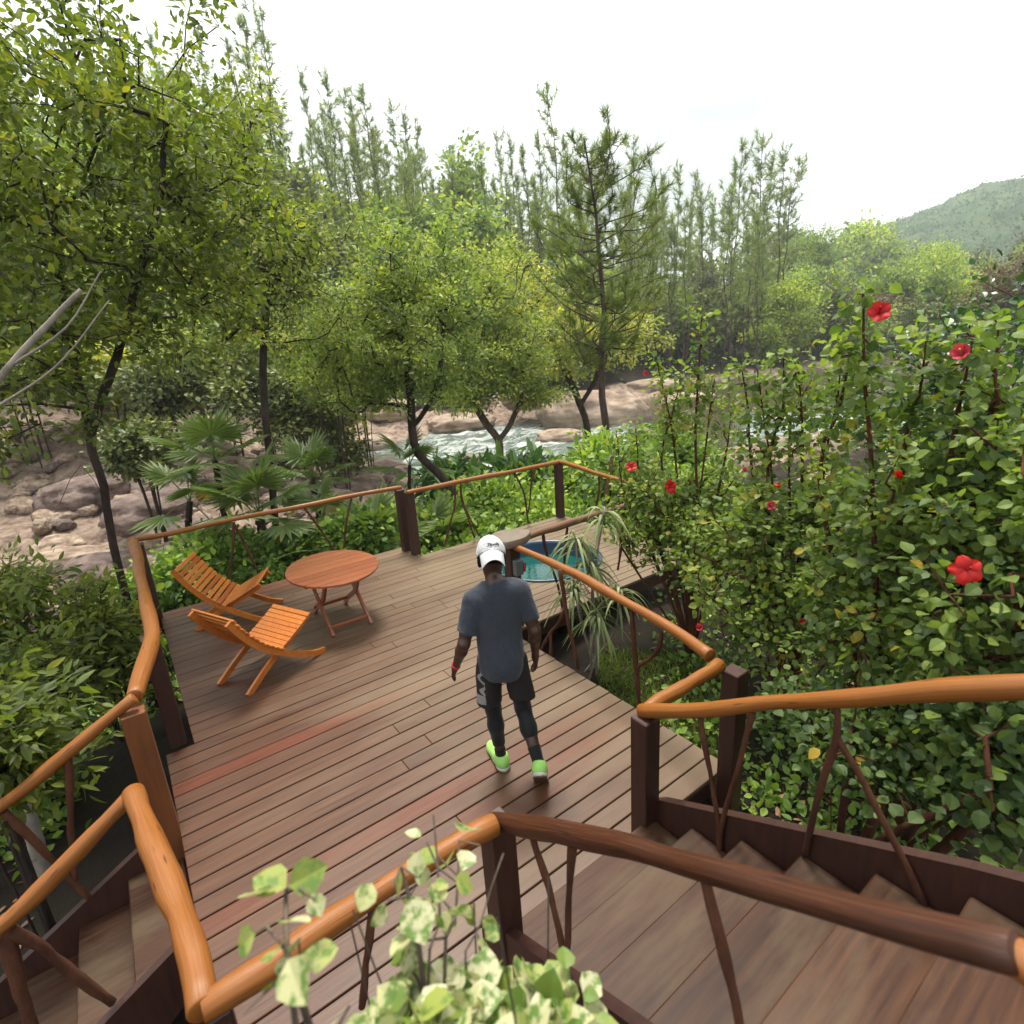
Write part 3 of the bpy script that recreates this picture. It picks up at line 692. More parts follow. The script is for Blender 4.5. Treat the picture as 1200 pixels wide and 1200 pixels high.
railing('log railing along the far edge of the deck extension with one square corner post',
    [([at(477, 577, 1.0), at(520, 568, 1.0), at(560, 560, 1.0), at(603, 552, 1.0), at(656, 541, 1.0)], .038, .04), ([at(656, 541, 1.0), at(676, 547, 1.0), at(700, 555, 1.0), at(745, 568, 1.0)], .036, .036)],
    [(6.1, 7.2, 0, .98), (6.1, 5.1, 0, .98)],
    [[[iny(533, 569, 7.25), iny(533, 590, 7.25), iny(526, 620, 7.25), iny(520, 641, 7.25)]], [[iny(540, 565, 7.25), iny(541, 583, 7.25), iny(548, 605, 7.25), iny(556, 630, 7.25)], [iny(542, 590, 7.25), iny(552, 610, 7.25), iny(562, 628, 7.25)]],
     [[iny(603, 554, 7.25), iny(613, 575, 7.25), iny(617, 595, 7.25), iny(619, 613, 7.25)], [iny(628, 549, 7.25), iny(623, 565, 7.25), iny(621, 585, 7.25), iny(619, 600, 7.25)]],
     [[inx(702, 557, 6.14), inx(702, 575, 6.14), inx(699, 592, 6.14), inx(697, 604, 6.14)]], [[inx(728, 565, 6.14), inx(731, 580, 6.14), inx(728, 596, 6.14)]]], r=.017)
m = MB(); a, b_ = np.array([6.32, 6.55, -.55]), inx(718, 533, 6.5); m.bar(a - np.array([6.32, 6.55, -.55]), b_ - a, .11, .05, b=.004)
o = thing('leaning_plank', 'grey-brown plank leaning upright just outside the far corner of the deck', 'plank', a); m.build('board', M_LOGG, o, autosmooth=30)
CAP = at(598, 627, 1.04)[:2]
cr_ = railing('light brown log railing from the wooden slab past the blue tub into the hibiscus',
    [([np.array([CAP[0] + .12, CAP[1] - .05, .98]), at(640, 621, 1.0), at(692, 605, 1.0), at(735, 592, 1.0), at(778, 578, 1.0)], .045, .042)], [],
    [[[iny(636, 624, 4.5), iny(641, 650, 4.5), iny(652, 680, 4.5), iny(659, 712, 4.5)]], [[iny(665, 616, 4.5), iny(662, 650, 4.5), iny(661, 685, 4.5), iny(662, 712, 4.5)]], [[iny(732, 595, 4.5), iny(736, 625, 4.5), iny(740, 660, 4.5)]], [[iny(730, 598, 4.5), iny(729, 630, 4.5), iny(724, 668, 4.5)]]], M_LOGG, r=.017)
st = thing('slab_post', 'post capped with a thick flat wooden slab at the inner corner of the deck', 'post', (CAP[0], CAP[1], 0))
m = MB(); m.box((-.065, -.065, 0), (.065, .065, .94), .5, .006); m.build('post', M_DARK, st, autosmooth=30)
an = np.linspace(0, 2 * PI, 41)[:-1]; rr_ = .215 * (1 + .1 * np.cos(3 * an + .6) + .05 * np.cos(5 * an)); k = np.arange(40); k2 = (k + 1) % 40
V = np.concatenate([np.stack([rr_ * s * np.cos(an), rr_ * s * np.sin(an) * .9, np.full(40, z)], 1) for s, z in ((.72, .945), (.96, .965), (1.0, .985), (.98, 1.035), (.955, 1.042))] + [np.array([[0, 0, .945], [0, 0, 1.042]])])
m = MB(); m.add(V, [np.concatenate([np.stack([i * 40 + k, i * 40 + k2, (i + 1) * 40 + k2, (i + 1) * 40 + k], 1) for i in range(4)]), np.stack([k2, k, np.full(40, 200)], 1), np.stack([160 + k, 160 + k2, np.full(40, 201)], 1)]); m.build('slab', M_SLAB, st, autosmooth=40)
gd = thing('meter_box', 'small grey box with a red pull fixed to the slab-topped post', 'box', (CAP[0] + .0, CAP[1] - .1, .62))
m = MB(); m.box((-.05, -.035, 0), (.05, .03, .17), .5, .008); m.build('case', plain('grey_plastic', (.16, .18, .18), .4), gd, autosmooth=30)
m = MB(); m.tube(np.array([(.06, -.02, .03), (.075, -.02, .12)]), .018, 8); m.build('pull', plain('red_plastic', (.3, .02, .03), .4), gd)
railing('varnished log railing along the right deck edge, from the slab post to the corner post',
    [([at(604, 641, .95), at(640, 656, .93), at(670, 671, .92), at(708, 692, .91), at(745, 713, .9), at(795, 742, .9), at(832, 768, .9)], .04, .046), ([at(756, 832, .9), at(800, 806, .9), at(843, 779, .9)], .042, .045)],
    [(2.87, 1.74, -.6, .86)],
    [[[inx(656, 668, 3.03), inx(660, 690, 3.03), inx(663, 714, 3.03), inx(668, 740, 3.03), inx(674, 765, 3.03), inx(677, 784, 3.03)], [inx(663, 712, 3.03), inx(655, 730, 3.03), inx(645, 742, 3.03), inx(634, 762, 3.03)], [inx(645, 742, 3.03), inx(646, 757, 3.03), inx(645, 773, 3.03)]],
     [[inx(740, 716, 3.0), inx(743, 750, 3.0), inx(746, 785, 3.0), inx(750, 835, 3.0)], [inx(775, 740, 2.98), inx(773, 757, 2.98), inx(760, 773, 2.99), inx(747, 784, 3.0), inx(749, 815, 3.0)]]], r=.02)
A_, B_, C_ = at(156, 929, 1.0), at(238, 1182, 1.0), at(580, 966, .97)
railing('thick bright orange log railing along the near left edge beside the left stairs',
    [([A_, at(170, 970, 1.0), at(195, 1030, 1.0), at(215, 1085, 1.0), at(228, 1130, 1.0), B_], .052, .054)], [(B_[0] + .02, B_[1] + .03, -.6, .95)], [], w=.1)
railing('orange log railing across the near deck edge, half hidden by the variegated shrub',
    [([B_, at(320, 1130, .99), at(400, 1072, .98), at(480, 1022, .97), at(545, 985, .97), C_], .05, .046)], [(1.0, 1.7, -.3, .92)],
    [[[iny(440, 1052, 1.64), iny(434, 1090, 1.64), iny(428, 1140, 1.66), iny(424, 1180, 1.66)]]], pmat=M_DARK)
railing('orange log rail of the right staircase, on its far side against the hibiscus',
    [([inx(752, 833, 2.1), inx(820, 831, 2.12), inx(900, 824, 2.14), inx(1000, 817, 2.14), inx(1100, 809, 2.14), inx(1200, 806, 2.14), inx(1300, 800, 2.14)], .04, .04)],
    [(2.09, 1.8, -.3, .86)],
    [[[inx(820, 838, 2.13), inx(830, 895, 2.12), inx(841, 960, 2.11), inx(843, 1000, 2.11)], [inx(882, 835, 2.13), inx(868, 890, 2.12), inx(850, 950, 2.11), inx(842, 998, 2.11)]],
     [[inx(980, 826, 2.13), inx(981, 862, 2.12), inx(960, 930, 2.11), inx(943, 1000, 2.11)], [inx(981, 864, 2.12), inx(1005, 905, 2.12), inx(1033, 958, 2.11), inx(1060, 1010, 2.11), inx(1084, 1062, 2.11)]]], r=.0155)
n0, n1 = inx(577, 962, 1.0), inx(1195, 1118, 1.0)
railing('heavy dark brown log rail of the right staircase, nearest the viewer',
    [([n0, inx(700, 984, 1.0), inx(800, 1013, 1.0), inx(900, 1042, 1.0), inx(1000, 1069, 1.0), inx(1100, 1094, 1.0), n1], .046, .033)], [],
    [[[inx(624, 980, 1.0), inx(643, 1040, 1.0), inx(655, 1090, .98), inx(663, 1140, .97)], [inx(671, 990, 1.0), inx(667, 1050, 1.0), inx(666, 1100, .98), inx(664, 1150, .97)]], [[inx(826, 1030, 1.0), inx(843, 1095, .98), inx(858, 1150, .97), inx(872, 1225, .97)]]], M_LOGB, r=.0165)
railing('short orange log rail turning the corner at the head of the right staircase', [([n1 + np.array([0, .02, -.01]), n1 + np.array([.02, -.3, -.02]), n1 + np.array([.0, -.8, -.02])], .035, .04)], [(1.0, -.15, .3, 1.86)])
railing('far orange log rail of the left stairs, sloping down from the square post',
    [([iny(157, 818, 3.77), iny(100, 865, 3.77), iny(50, 906, 3.77), iny(0, 946, 3.77), iny(-60, 994, 3.77)], .04, .04)], [],
    [[[iny(80, 880, 3.77), iny(82, 930, 3.77), iny(84, 985, 3.77), iny(88, 1030, 3.77)]], [[iny(5, 952, 3.77), iny(40, 985, 3.77), iny(72, 1018, 3.77), iny(104, 1052, 3.77)]]], r=.02)
railing('near orange log rail of the left stairs, meeting the thick log at its top',
    [([A_ + np.array([0, 0, -.005]), iny(110, 978, 2.86), iny(60, 1030, 2.86), iny(0, 1088, 2.86), iny(-50, 1140, 2.86)], .042, .042)], [],
    [[[iny(8, 1085, 2.86), iny(12, 1120, 2.86), iny(25, 1165, 2.86), iny(42, 1220, 2.86)], [iny(12, 1092, 2.86), iny(55, 1115, 2.86), iny(95, 1147, 2.86), iny(132, 1175, 2.86)]]], r=.03)

# ------------------------------------------------------------------ the two staircases
def prism(m, poly, axis, a0, a1, tint=.5):
    """extrudes a polygon (list of 2-D points) along an axis"""
    n = len(poly); P = np.array(poly, float); o = [i for i in range(3) if i != axis]; V = np.zeros((2 * n, 3))
    for s, a in ((0, a0), (1, a1)): V[s * n:(s + 1) * n, o[0]] = P[:, 0]; V[s * n:(s + 1) * n, o[1]] = P[:, 1]; V[s * n:(s + 1) * n, axis] = a
    k = np.arange(n); k2 = (k + 1) % n
    m.V.append(V); m.A.append(np.full(2 * n, tint)); m.F.append(np.stack([k, k2, n + k2, n + k], 1) + m.n)
    m.F.append(np.arange(n)[None, ::-1] + m.n); m.F.append((np.arange(n) + n)[None] + m.n); m.n += 2 * n
sr = thing('staircase', 'broad wooden staircase climbing from the deck on the right', 'stairs', (1.55, 1.8, 0))
ox, oy = 1.55, 1.8
for X in (.955, 2.125):
    m = MB(); prism(m, [(y - oy, z) for y, z in ((1.86, -.10), (1.86, .2), (1.70, .325), (.35, 1.03), (.22, 1.09), (-.6, 1.40), (-.7, 1.40), (-.7, 1.05), (.1, .70), (1.4, .02))], 0, X - ox, X - ox + .048); m.build('stringer', M_DARK, sr, autosmooth=30)
for k in range(8):
    m = MB(); y = 1.78 - .29 * k; z = .155 + .155 * k; rg = np.random.default_rng(k)
    m.box((1.005 - ox, y - .325 - oy, z - .045), (2.12 - ox, y - oy, z), rg.random(), .008)
    m.build('tread', M_TREAD, sr, autosmooth=30)
sl2 = thing('staircase', 'wooden stairs with dark treads going down off the left side of the deck', 'stairs', (-.2, 3.3, 0))
ox, oy = -.2, 3.3
for Y in (2.83, 3.77):
    m = MB(); prism(m, [(x - ox, z) for x, z in ((-.22, -.22), (-.22, .04), (-.30, .06), (-1.6, -.66), (-1.6, -1.1), (-1.3, -1.1))], 1, Y - oy, Y - oy + .048); m.build('stringer', M_DARK, sl2, autosmooth=30)
for k in range(1, 6):
    m = MB(); x = -.215 - .29 * (k - 1); z = -.17 * k
    m.box((x - .31 - ox, 2.883 - oy, z - .045), (x - ox, 3.765 - oy, z), .5, .008)
    m.build('tread', M_TREAD, sl2, autosmooth=30)

# ------------------------------------------------------------------ table and chairs
tb = thing('folding_table', 'round slatted wooden folding table with crossed curved legs', 'table', (1.71, 6.08, 0))
a_, bq, zt = .50, .60, .65; m = MB(); ns = 9
for k in range(ns):
    y0, y1 = -bq + 2 * bq * k / ns + .005, -bq + 2 * bq * (k + 1) / ns - .005; ys = np.linspace(y0, y1, 7); w = a_ * np.sqrt(np.clip(1 - (ys / bq) ** 2, 0.0004, 1)); e = .003; n = 7
    V = np.concatenate([np.stack([-w + e, np.clip(ys, y0 + e, y1 - e), np.full(n, zt)], 1), np.stack([w - e, np.clip(ys, y0 + e, y1 - e), np.full(n, zt)], 1), np.stack([-w, ys, np.full(n, zt - e)], 1), np.stack([w, ys, np.full(n, zt - e)], 1), np.stack([-w, ys, np.full(n, zt - .024)], 1), np.stack([w, ys, np.full(n, zt - .024)], 1)])
    q = np.arange(n - 1); F = [np.stack([q, q + n, q + n + 1, q + 1], 1), np.stack([4 * n + q, 4 * n + q + 1, 5 * n + q + 1, 5 * n + q], 1)]
    for s in (0, 2): F += [np.stack([s * n + q + 1, (s + 2) * n + q + 1, (s + 2) * n + q, s * n + q], 1), np.stack([(s + 1) * n + q, (s + 3) * n + q, (s + 3) * n + q + 1, (s + 1) * n + q + 1], 1), np.array([[s * n, (s + 2) * n, (s + 3) * n, (s + 1) * n]]), np.array([[s * n + n - 1, (s + 1) * n + n - 1, (s + 3) * n + n - 1, (s + 2) * n + n - 1]])]
    m.add(V, [np.concatenate(F)], np.random.default_rng(k).random())
m.build('tabletop', M_TABLE, tb, smooth=False)
def flatbar(m, P, w, h, axis=0, tint=.5):
    """a bar of rectangular section following a curve in the plane across `axis`"""
    S = spline(P, .03); T = unit(np.gradient(S, axis=0)); ax = np.zeros(3); ax[axis] = 1; N = np.cross(T, ax); n = len(S)
    V = np.concatenate([S + N * h / 2 * s1 + ax * w / 2 * s2 for s1, s2 in ((1, 1), (1, -1), (-1, -1), (-1, 1))]); k = np.arange(n - 1)
    F = [np.stack([i * n + k, ((i + 1) % 4) * n + k, ((i + 1) % 4) * n + k + 1, i * n + k + 1], 1) for i in range(4)] + [np.array([[0, 3 * n, 2 * n, n], [n - 1, 2 * n - 1, 3 * n - 1, 4 * n - 1]])]
    m.add(V, [np.concatenate(F)], tint)
for x in (-.22, .22):
    m = MB(); flatbar(m, [(x, .30, zt - .05), (x, 0, .34), (x, -.40, .0)], .03, .05); m.build('leg', M_TABLE, tb, autosmooth=30)
    m = MB(); xx = x + (.032 if x < 0 else -.032); flatbar(m, [(xx, -.30, zt - .05), (xx, -.24, .5), (xx, -.1, .33), (xx, .1, .2), (xx, .26, .1), (xx, .36, .0)], .03, .055); m.build('leg', M_TABLE, tb, autosmooth=30)
for y in (-.28, .28):
    m = MB(); m.box((-.4, y - .02, zt - .06), (.4, y + .02, zt - .025), .4, .003); m.build('crossbar', M_TABLE, tb, autosmooth=30)
for y, z in ((-.33, .075), (.24, .13)):
    m = MB(); m.box((-.22, y - .018, z - .018), (.22, y + .018, z + .018), .4, .003); m.build('stretcher', M_TABLE, tb, autosmooth=30)

def slat_chair(label, loc, rz):
    ch = thing('slat_chair', label, 'chair', loc, rz, 'slatted reclining chairs')
    back = [(0, .78), (.10, .61), (.24, .43), (.42, .275), (.62, .15), (.80, .055), (.94, .02)]
    seat = [(.86, .455), (.72, .375), (.56, .295), (.42, .225), (.26, .13), (.07, .0)]
    for s in (-1, 1):
        m = MB(); flatbar(m, [(u, s * .27, z) for u, z in back], .03, .06, 1, .45); m.build('back_rail', M_CHAIR, ch, autosmooth=30)
        m = MB(); flatbar(m, [(u, s * .215, z) for u, z in seat], .03, .055, 1, .3); m.build('seat_rail', M_CHAIR, ch, autosmooth=30)
    rg = np.random.default_rng(int(abs(rz) * 100))
    for nm, prof2, i0, i1, n, hw in (('back_slat', back, 0, .43, 11, .305), ('seat_slat', seat, 0, .44, 10, .275)):
        S = spline([(u, 0, z) for u, z in prof2], .005); L_ = np.r_[0, np.cumsum(np.linalg.norm(np.diff(S, axis=0), axis=1))]
        end = L_[np.argmin(np.abs(S[:, 0] - (i1 if nm == 'back_slat' else .44)))]
        for k in range(n):
            l = .02 + (end - .02) * k / (n - 1); i = int(np.searchsorted(L_, l)); i = min(max(i, 1), len(S) - 2); T = unit(S[i + 1] - S[i - 1]); N = np.cross(T, np.array([0, 1.0, 0])); N = N if N[2] > 0 else -N
            M = np.eye(4); M[:3, 0], M[:3, 1], M[:3, 2] = np.cross(np.array([0, 1.0, 0]), N), np.array([0, 1.0, 0]), N; M[:3, 3] = S[i] + N * .029
            m = MB(); pw_ = .0245; m.box((-pw_, -hw, 0), (pw_, hw, .02), rg.choice([.05, .5, .75, 1.0, .9]), .005, M); m.build(nm, M_CHAIR, ch, autosmooth=30)
slat_chair('orange slatted reclining chair at the back, against the left railing corner', (.34, 7.2, 0), math.atan2(-.43, .9))
slat_chair('orange slatted reclining chair in front, seen from behind, facing the table', (.345, 5.285, 0), math.atan2(.42, .91))
# ------------------------------------------------------------------ the man walking away
def sd_cone(p, a, b, ra, rb):
    a, b = np.asarray(a, float), np.asarray(b, float); ab = b - a; t = np.clip(((p - a) @ ab) / (ab @ ab), 0, 1)
    return np.linalg.norm(p - a - t[..., None] * ab, axis=-1) - (ra + (rb - ra) * t)
def sd_ell(p, c, r, R=None):
    q = p - np.asarray(c, float)
    if R is not None: q = q @ R
    r = np.asarray(r, float); k0 = np.linalg.norm(q / r, axis=-1); k1 = np.linalg.norm(q / r ** 2, axis=-1) + 1e-9
    return k0 * (k0 - 1) / k1
def smin(a, b, k):
    h = np.clip(.5 + .5 * (b - a) / k, 0, 1); return b * (1 - h) + a * h - k * h * (1 - h)
def smins(l, k):
    o = l[0]
    for x in l[1:]: o = smin(o, x, k)
    return o
def surface_nets(fn, lo, hi, h):
    lo, hi = np.array(lo, float), np.array(hi, float); N = np.ceil((hi - lo) / h).astype(int) + 1
    ax = [lo[i] + h * np.arange(N[i]) for i in range(3)]
    G_ = np.stack(np.meshgrid(*ax, indexing='ij'), -1); f = fn(G_.reshape(-1, 3)).reshape(N)
    s = f < 0; c = np.zeros(N - 1, int)
    for dx in (0, 1):
        for dy in (0, 1):
            for dz in (0, 1): c += s[dx:N[0] - 1 + dx, dy:N[1] - 1 + dy, dz:N[2] - 1 + dz]
    act = (c > 0) & (c < 8); idx = -np.ones(N - 1, int); I = np.argwhere(act); idx[act] = np.arange(len(I))
    acc, cnt = np.zeros((len(I), 3)), np.zeros(len(I))
    cs_ = [(0, 0, 0), (1, 0, 0), (0, 1, 0), (0, 0, 1), (1, 1, 0), (1, 0, 1), (0, 1, 1), (1, 1, 1)]
    for a in cs_:
        for d in range(3):
            if a[d]: continue
            b = list(a); b[d] = 1; fa = f[tuple((I + a).T)]; fb_ = f[tuple((I + b).T)]; m = (fa < 0) != (fb_ < 0); t = np.where(m, fa / (fa - fb_ + 1e-12), 0)
            P = I + np.array(a) + np.eye(3)[d] * t[:, None]; acc[m] += P[m]; cnt[m] += 1
    V = lo + h * acc / cnt[:, None]; F = []
    for d in range(3):
        e1, e2 = (d + 1) % 3, (d + 2) % 3; sl0 = [slice(None)] * 3; sl1 = [slice(None)] * 3; sl0[d], sl1[d] = slice(0, -1), slice(1, None)
        ch = np.argwhere(s[tuple(sl0)] != s[tuple(sl1)]); ch = ch[(ch[:, e1] > 0) & (ch[:, e2] > 0) & (ch[:, e1] < N[e1] - 1) & (ch[:, e2] < N[e2] - 1)]
        if not len(ch): continue
        ins = s[tuple(ch.T)]; o1, o2 = np.eye(3, dtype=int)[e1], np.eye(3, dtype=int)[e2]
        q = np.stack([idx[tuple((ch - o1 - o2).T)], idx[tuple((ch - o2).T)], idx[tuple(ch.T)], idx[tuple((ch - o1).T)]], 1); q[~ins] = q[~ins][:, ::-1]; F.append(q)
    return V, np.concatenate(F)
# joints (x right, y forward, z up), walking away, weight on the left foot, right heel lifted behind
J = dict(pel=(0, -.005, .99), ch=(0, .015, 1.30), nk=(0, .03, 1.50), hd=(-.01, .09, 1.645), shL=(-.172, .01, 1.385), shR=(.175, .005, 1.43), elL=(-.262, -.06, 1.115), elR=(.25, -.06, 1.15),
         wrL=(-.34, .05, .885), wrR=(.255, .025, .905), hpL=(-.095, 0, .93), hpR=(.095, -.01, .93), knL=(-.09, .075, .50), knR=(.135, .02, .50), anL=(-.06, .05, .085), anR=(.20, -.25, .20))
J = {k: np.array(v) for k, v in J.items()}
def hand_sd(p, wr, el, thumb, seed):
    d = unit(wr - el); fwd = np.array([0, 1.0, 0]); fwd = unit(fwd - d * (fwd @ d)); lat = np.cross(d, fwd)   # palm spans fwd, fingers run along d
    s = np.sign(lat[0]) * thumb; pin = lat * (1 if (lat[0] * -thumb) > 0 else -1)         # pin points to the body
    k0 = wr + d * .03; k1 = wr + d * .085; l = [sd_cone(p, wr - d * .01, k0, .027, .026)]
    for q, (o, ln, r) in enumerate([(.030, .072, .0085), (.010, .080, .009), (-.010, .075, .0085), (-.029, .06, .0078)]):
        b = k1 + fwd * o * .95; l.append(sd_cone(p, k0 + fwd * o * .55, b, .0155, .0125))
        m1 = b + unit(d + pin * .25 + fwd * o * 2) * ln * .5; m2 = m1 + unit(d + pin * (.75 + .12 * q)) * ln * .5
        l.append(np.minimum(sd_cone(p, b, m1, r, r * .95), sd_cone(p, m1, m2, r * .95, r * .8)))
    palm = smins([l[0]] + [l[i] for i in (1, 3, 5, 7)], .012); fing = np.minimum.reduce([l[i] for i in (2, 4, 6, 8)])
    tb0 = wr + d * .03 + fwd * .025; t1 = tb0 + unit(fwd * .8 + d * .8 + pin * .2) * .035; t2 = t1 + unit(d + fwd * .35 + pin * .4) * .032
    th = np.minimum(sd_cone(p, tb0, t1, .0145, .0105), sd_cone(p, t1, t2, .0105, .0085))
    return smin(smin(palm, fing, .005), th, .008)
def arm_sd(p, s):
    sh, el, wr = J['sh' + s], J['el' + s], J['wr' + s]; m = el + (wr - el) * .3
    return smins([sd_cone(p, sh, el, .057, .043), sd_cone(p, sh + (el - sh) * .25, sh + (el - sh) * .7, .052, .05), sd_cone(p, el, m, .043, .043), sd_cone(p, m, wr, .043, .026)], .02)
def leg_sd(p, s, g=0.0):
    hp, kn, an_ = J['hp' + s], J['kn' + s], J['an' + s]; cf = kn + (an_ - kn) * .33; back = np.array([0, -.018, 0])
    return smins([sd_cone(p, hp, kn, .086 + g, .055 + g), sd_cone(p, kn, cf + back, .052 + g, .054 + g), sd_cone(p, cf + back, an_, .054 + g, .034 + g)], .03)
HS = 1.12
HT = Matrix.Rotation(math.radians(-33), 3, 'X'); HR = np.array(HT)
def head_sd(p):
    c = J['hd']; q = (p - c) @ HR / HS
    h = smins([sd_ell(q, (0, -.008, .02), (.076, .096, .1)), sd_ell(q, (0, .03, -.055), (.056, .062, .06)), sd_cone(q, (0, .05, -.095), (0, .062, -.1), .03, .026)], .03)
    h = smin(h, sd_cone(q, (0, .09, .015), (0, .113, -.022), .009, .0145), .014)
    h = smin(h, sd_cone(q, (-.025, .088, -.062), (.025, .088, -.062), .0085, .0085), .01)
    for sx in (-1, 1):
        h = smin(h, sd_ell(q, (sx * .079, -.005, -.012), (.011, .02, .032)), .008); h = -smin(-h, sd_ell(q, (sx * .032, .094, .012), (.017, .016, .011)), .008)
        h = smin(h, sd_cone(q, (sx * .014, .093, .03), (sx * .046, .085, .031), .008, .007), .01)
    return h
def body_sd(p):
    tor = smins([sd_ell(p, J['pel'] + (0, 0, -.02), (.155, .108, .13)), sd_ell(p, (0, .0, 1.13), (.138, .098, .16)), sd_ell(p, J['ch'], (.168, .112, .19)), sd_cone(p, J['shL'] + (.05, 0, .0), J['shR'] + (-.05, 0, 0), .068, .068)], .06)
    tr = smins([sd_cone(p, J['nk'] + (0, -.02, -.06), J['hd'] + (0, -.012, -.06), .062, .055), sd_cone(p, J['nk'] + (0, -.02, .0), J['shL'] + (.03, 0, .01), .052, .05), sd_cone(p, J['nk'] + (0, -.02, .0), J['shR'] + (-.03, 0, .01), .052, .05)], .03)
    b = smin(tor, tr, .04)
    for s in 'LR':
        b = smin(b, arm_sd(p, s), .035); b = smin(b, leg_sd(p, s), .04)
        b = smin(b, hand_sd(p, J['wr' + s], J['el' + s], -1 if s == 'L' else 1, 1), .012)
    for s in 'LR': b = smin(b, sd_cone(p, J['an' + s], J['an' + s] + FT[s] * .12 + np.array([0, 0, -.03]), .034, .03), .03)
    return smin(b, head_sd(p), .025)
FT = {'L': unit(np.array([-.28, 1.0, 0])), 'R': unit(np.array([.10, .62, -.68]))}
PX, PY, PRZ = 1.80, 2.80, math.radians(-29)
man = thing('person', 'man in grey t-shirt, black shorts and white backward cap walking away across the deck', 'person', (PX, PY, 0.002), PRZ)
def skinmat(name, c):
    c = sc_(c); m, t, b = nt(name); r = ramp(t, [(.3, c), (.7, tuple(1.35 * v for v in c))]); t.links.new(noise(t, 9, 4), r.inputs['Fac']); t.links.new(r.outputs['Color'], b.inputs['Base Color'])
    b.inputs['Roughness'].default_value = .45; b.inputs['Subsurface Weight'].default_value = .05; b.inputs['Subsurface Radius'].default_value = (.02, .008, .004); return m
M_SKIN = skinmat('skin', (.07, .03, .018))
def cloth(name, c, c2, rough=.9, s=22, bs=.35):
    c, c2 = sc_(c), sc_(c2); m, t, b = nt(name); r = ramp(t, [(.2, c), (.8, c2)]); t.links.new(noise(t, s * 3, 5), r.inputs['Fac']); t.links.new(r.outputs['Color'], b.inputs['Base Color']); b.inputs['Roughness'].default_value = rough
    b.inputs['Specular IOR Level'].default_value = .2; b.inputs['Sheen Weight'].default_value = .15; bump(t, b, noise(t, 260, 2), bs, .001); return m
def clothobj(name, fn, lo, hi, h, mat, parent=man, attrs=None):
    V, F = surface_nets(fn, lo, hi, h); a = {k: f(V) for k, f in (attrs or {}).items()}; a.setdefault('tint', np.full(len(V), .5)); return mesh_from(name, V, [F], mat, parent, True, a)
clothobj('body', body_sd, (-.47, -.42, .03), (.44, .36, 1.84), .0085, M_SKIN)
# t-shirt: torso and sleeves with folds, cut at hem, cuffs and collar
def fold(p, a, s=0): return (fbm((p + p[:, [2]] * np.array([[.35, .2, 0]])) * np.array([9, 9, 4.2]) + s, 3, 61) - .5) * a
def shirt_sd(p):
    tor = smins([sd_ell(p, (0, -.018, .93), (.176, .155, .23)), sd_ell(p, (0, .0, 1.13), (.162, .122, .2)), sd_ell(p, (0, .012, 1.31), (.186, .128, .19)), sd_cone(p, J['shL'] + (.045, 0, .008), J['shR'] + (-.045, 0, .008), .076, .076),
                 sd_cone(p, J['nk'] + (0, -.02, -.03), J['shL'] + (.03, 0, .0), .066, .066), sd_cone(p, J['nk'] + (0, -.02, -.03), J['shR'] + (-.03, 0, .0), .066, .066)], .06)
    for s in 'LR':
        sh, el = J['sh' + s], J['el' + s]; d = unit(el - sh); e = sh + d * .40; sl_ = sd_cone(p, sh, e, .070, .066)
        sl_ = -smin(-sl_, -((p - sh) @ d - .215), .012); tor = smin(tor, sl_, .035)
    k = tor + fold(p, .036) + (np.abs(fbm(p * np.array([16, 16, 8]) + 9, 2, 66) - .5) - .12) * .012
    zh = .855 - .035 * np.cos(p[:, 0] * 9) * np.where(p[:, 1] < 0, 1, .4) + .02 * fbm(p * 6, 2, 3); side = np.abs(p[:, 0]) < .235
    k = np.where(side, -smin(-k, -(zh - p[:, 2]), .008), k)
    nk = sd_cone(p, J['nk'] + (0, -.01, -.02), J['hd'] + (0, .0, -.02), .076, .09); return -smin(-k, nk, .008)
M_SHIRT = cloth('grey_cotton', (.036, .045, .062), (.066, .076, .098)); clothobj('t_shirt', shirt_sd, (-.36, -.24, .70), (.36, .24, 1.56), .0085, M_SHIRT)
def shorts_sd(p):
    h = smins([sd_ell(p, J['pel'] + (0, -.01, -.04), (.158, .118, .14)), sd_ell(p, (0, -.065, .90), (.12, .07, .09))], .05)
    for s in 'LR':
        hp, kn = J['hp' + s], J['kn' + s]; h = smin(h, sd_cone(p, hp + (0, -.005, -.03), hp + (kn - hp) * .9 + ((-.03 if s == 'L' else .015), 0, 0), .096, .098), .03)
    h = h + fold(p, .03, 4); return np.maximum(np.maximum(h, (.575 + .02 * np.sin(p[:, 0] * 14) + (p[:, 0] > 0) * .02) - p[:, 2]), p[:, 2] - .97)
mS, t, b = nt('black_shorts'); b.inputs['Roughness'].default_value = .7
r = ramp(t, [(.45, (.008, .008, .01)), (.55, (.24, .24, .23))]); t.links.new(attr(t, 'trim'), r.inputs['Fac']); t.links.new(r.outputs['Color'], b.inputs['Base Color'])
def trim(V):
    w = (V[:, 0] < -.14) & (V[:, 1] < .07); yc = -.055 + .02 * np.sin(V[:, 2] * 55); band = smooth(.016, .010, np.abs(V[:, 1] - yc)) * (V[:, 2] > .66) * (V[:, 2] < .90); toe = smooth(.69, .665, V[:, 2]) * smooth(.595, .6, V[:, 2]) * smooth(-.075, -.065, V[:, 1]) * smooth(.05, .03, V[:, 1])
    return np.where(w, np.maximum(band, toe), 0)
clothobj('shorts', shorts_sd, (-.27, -.24, .52), (.27, .2, 1.1), .0085, mS, attrs={'trim': trim})
M_TIGHT = cloth('black_tights', (.006, .006, .008), (.012, .012, .015), .6)
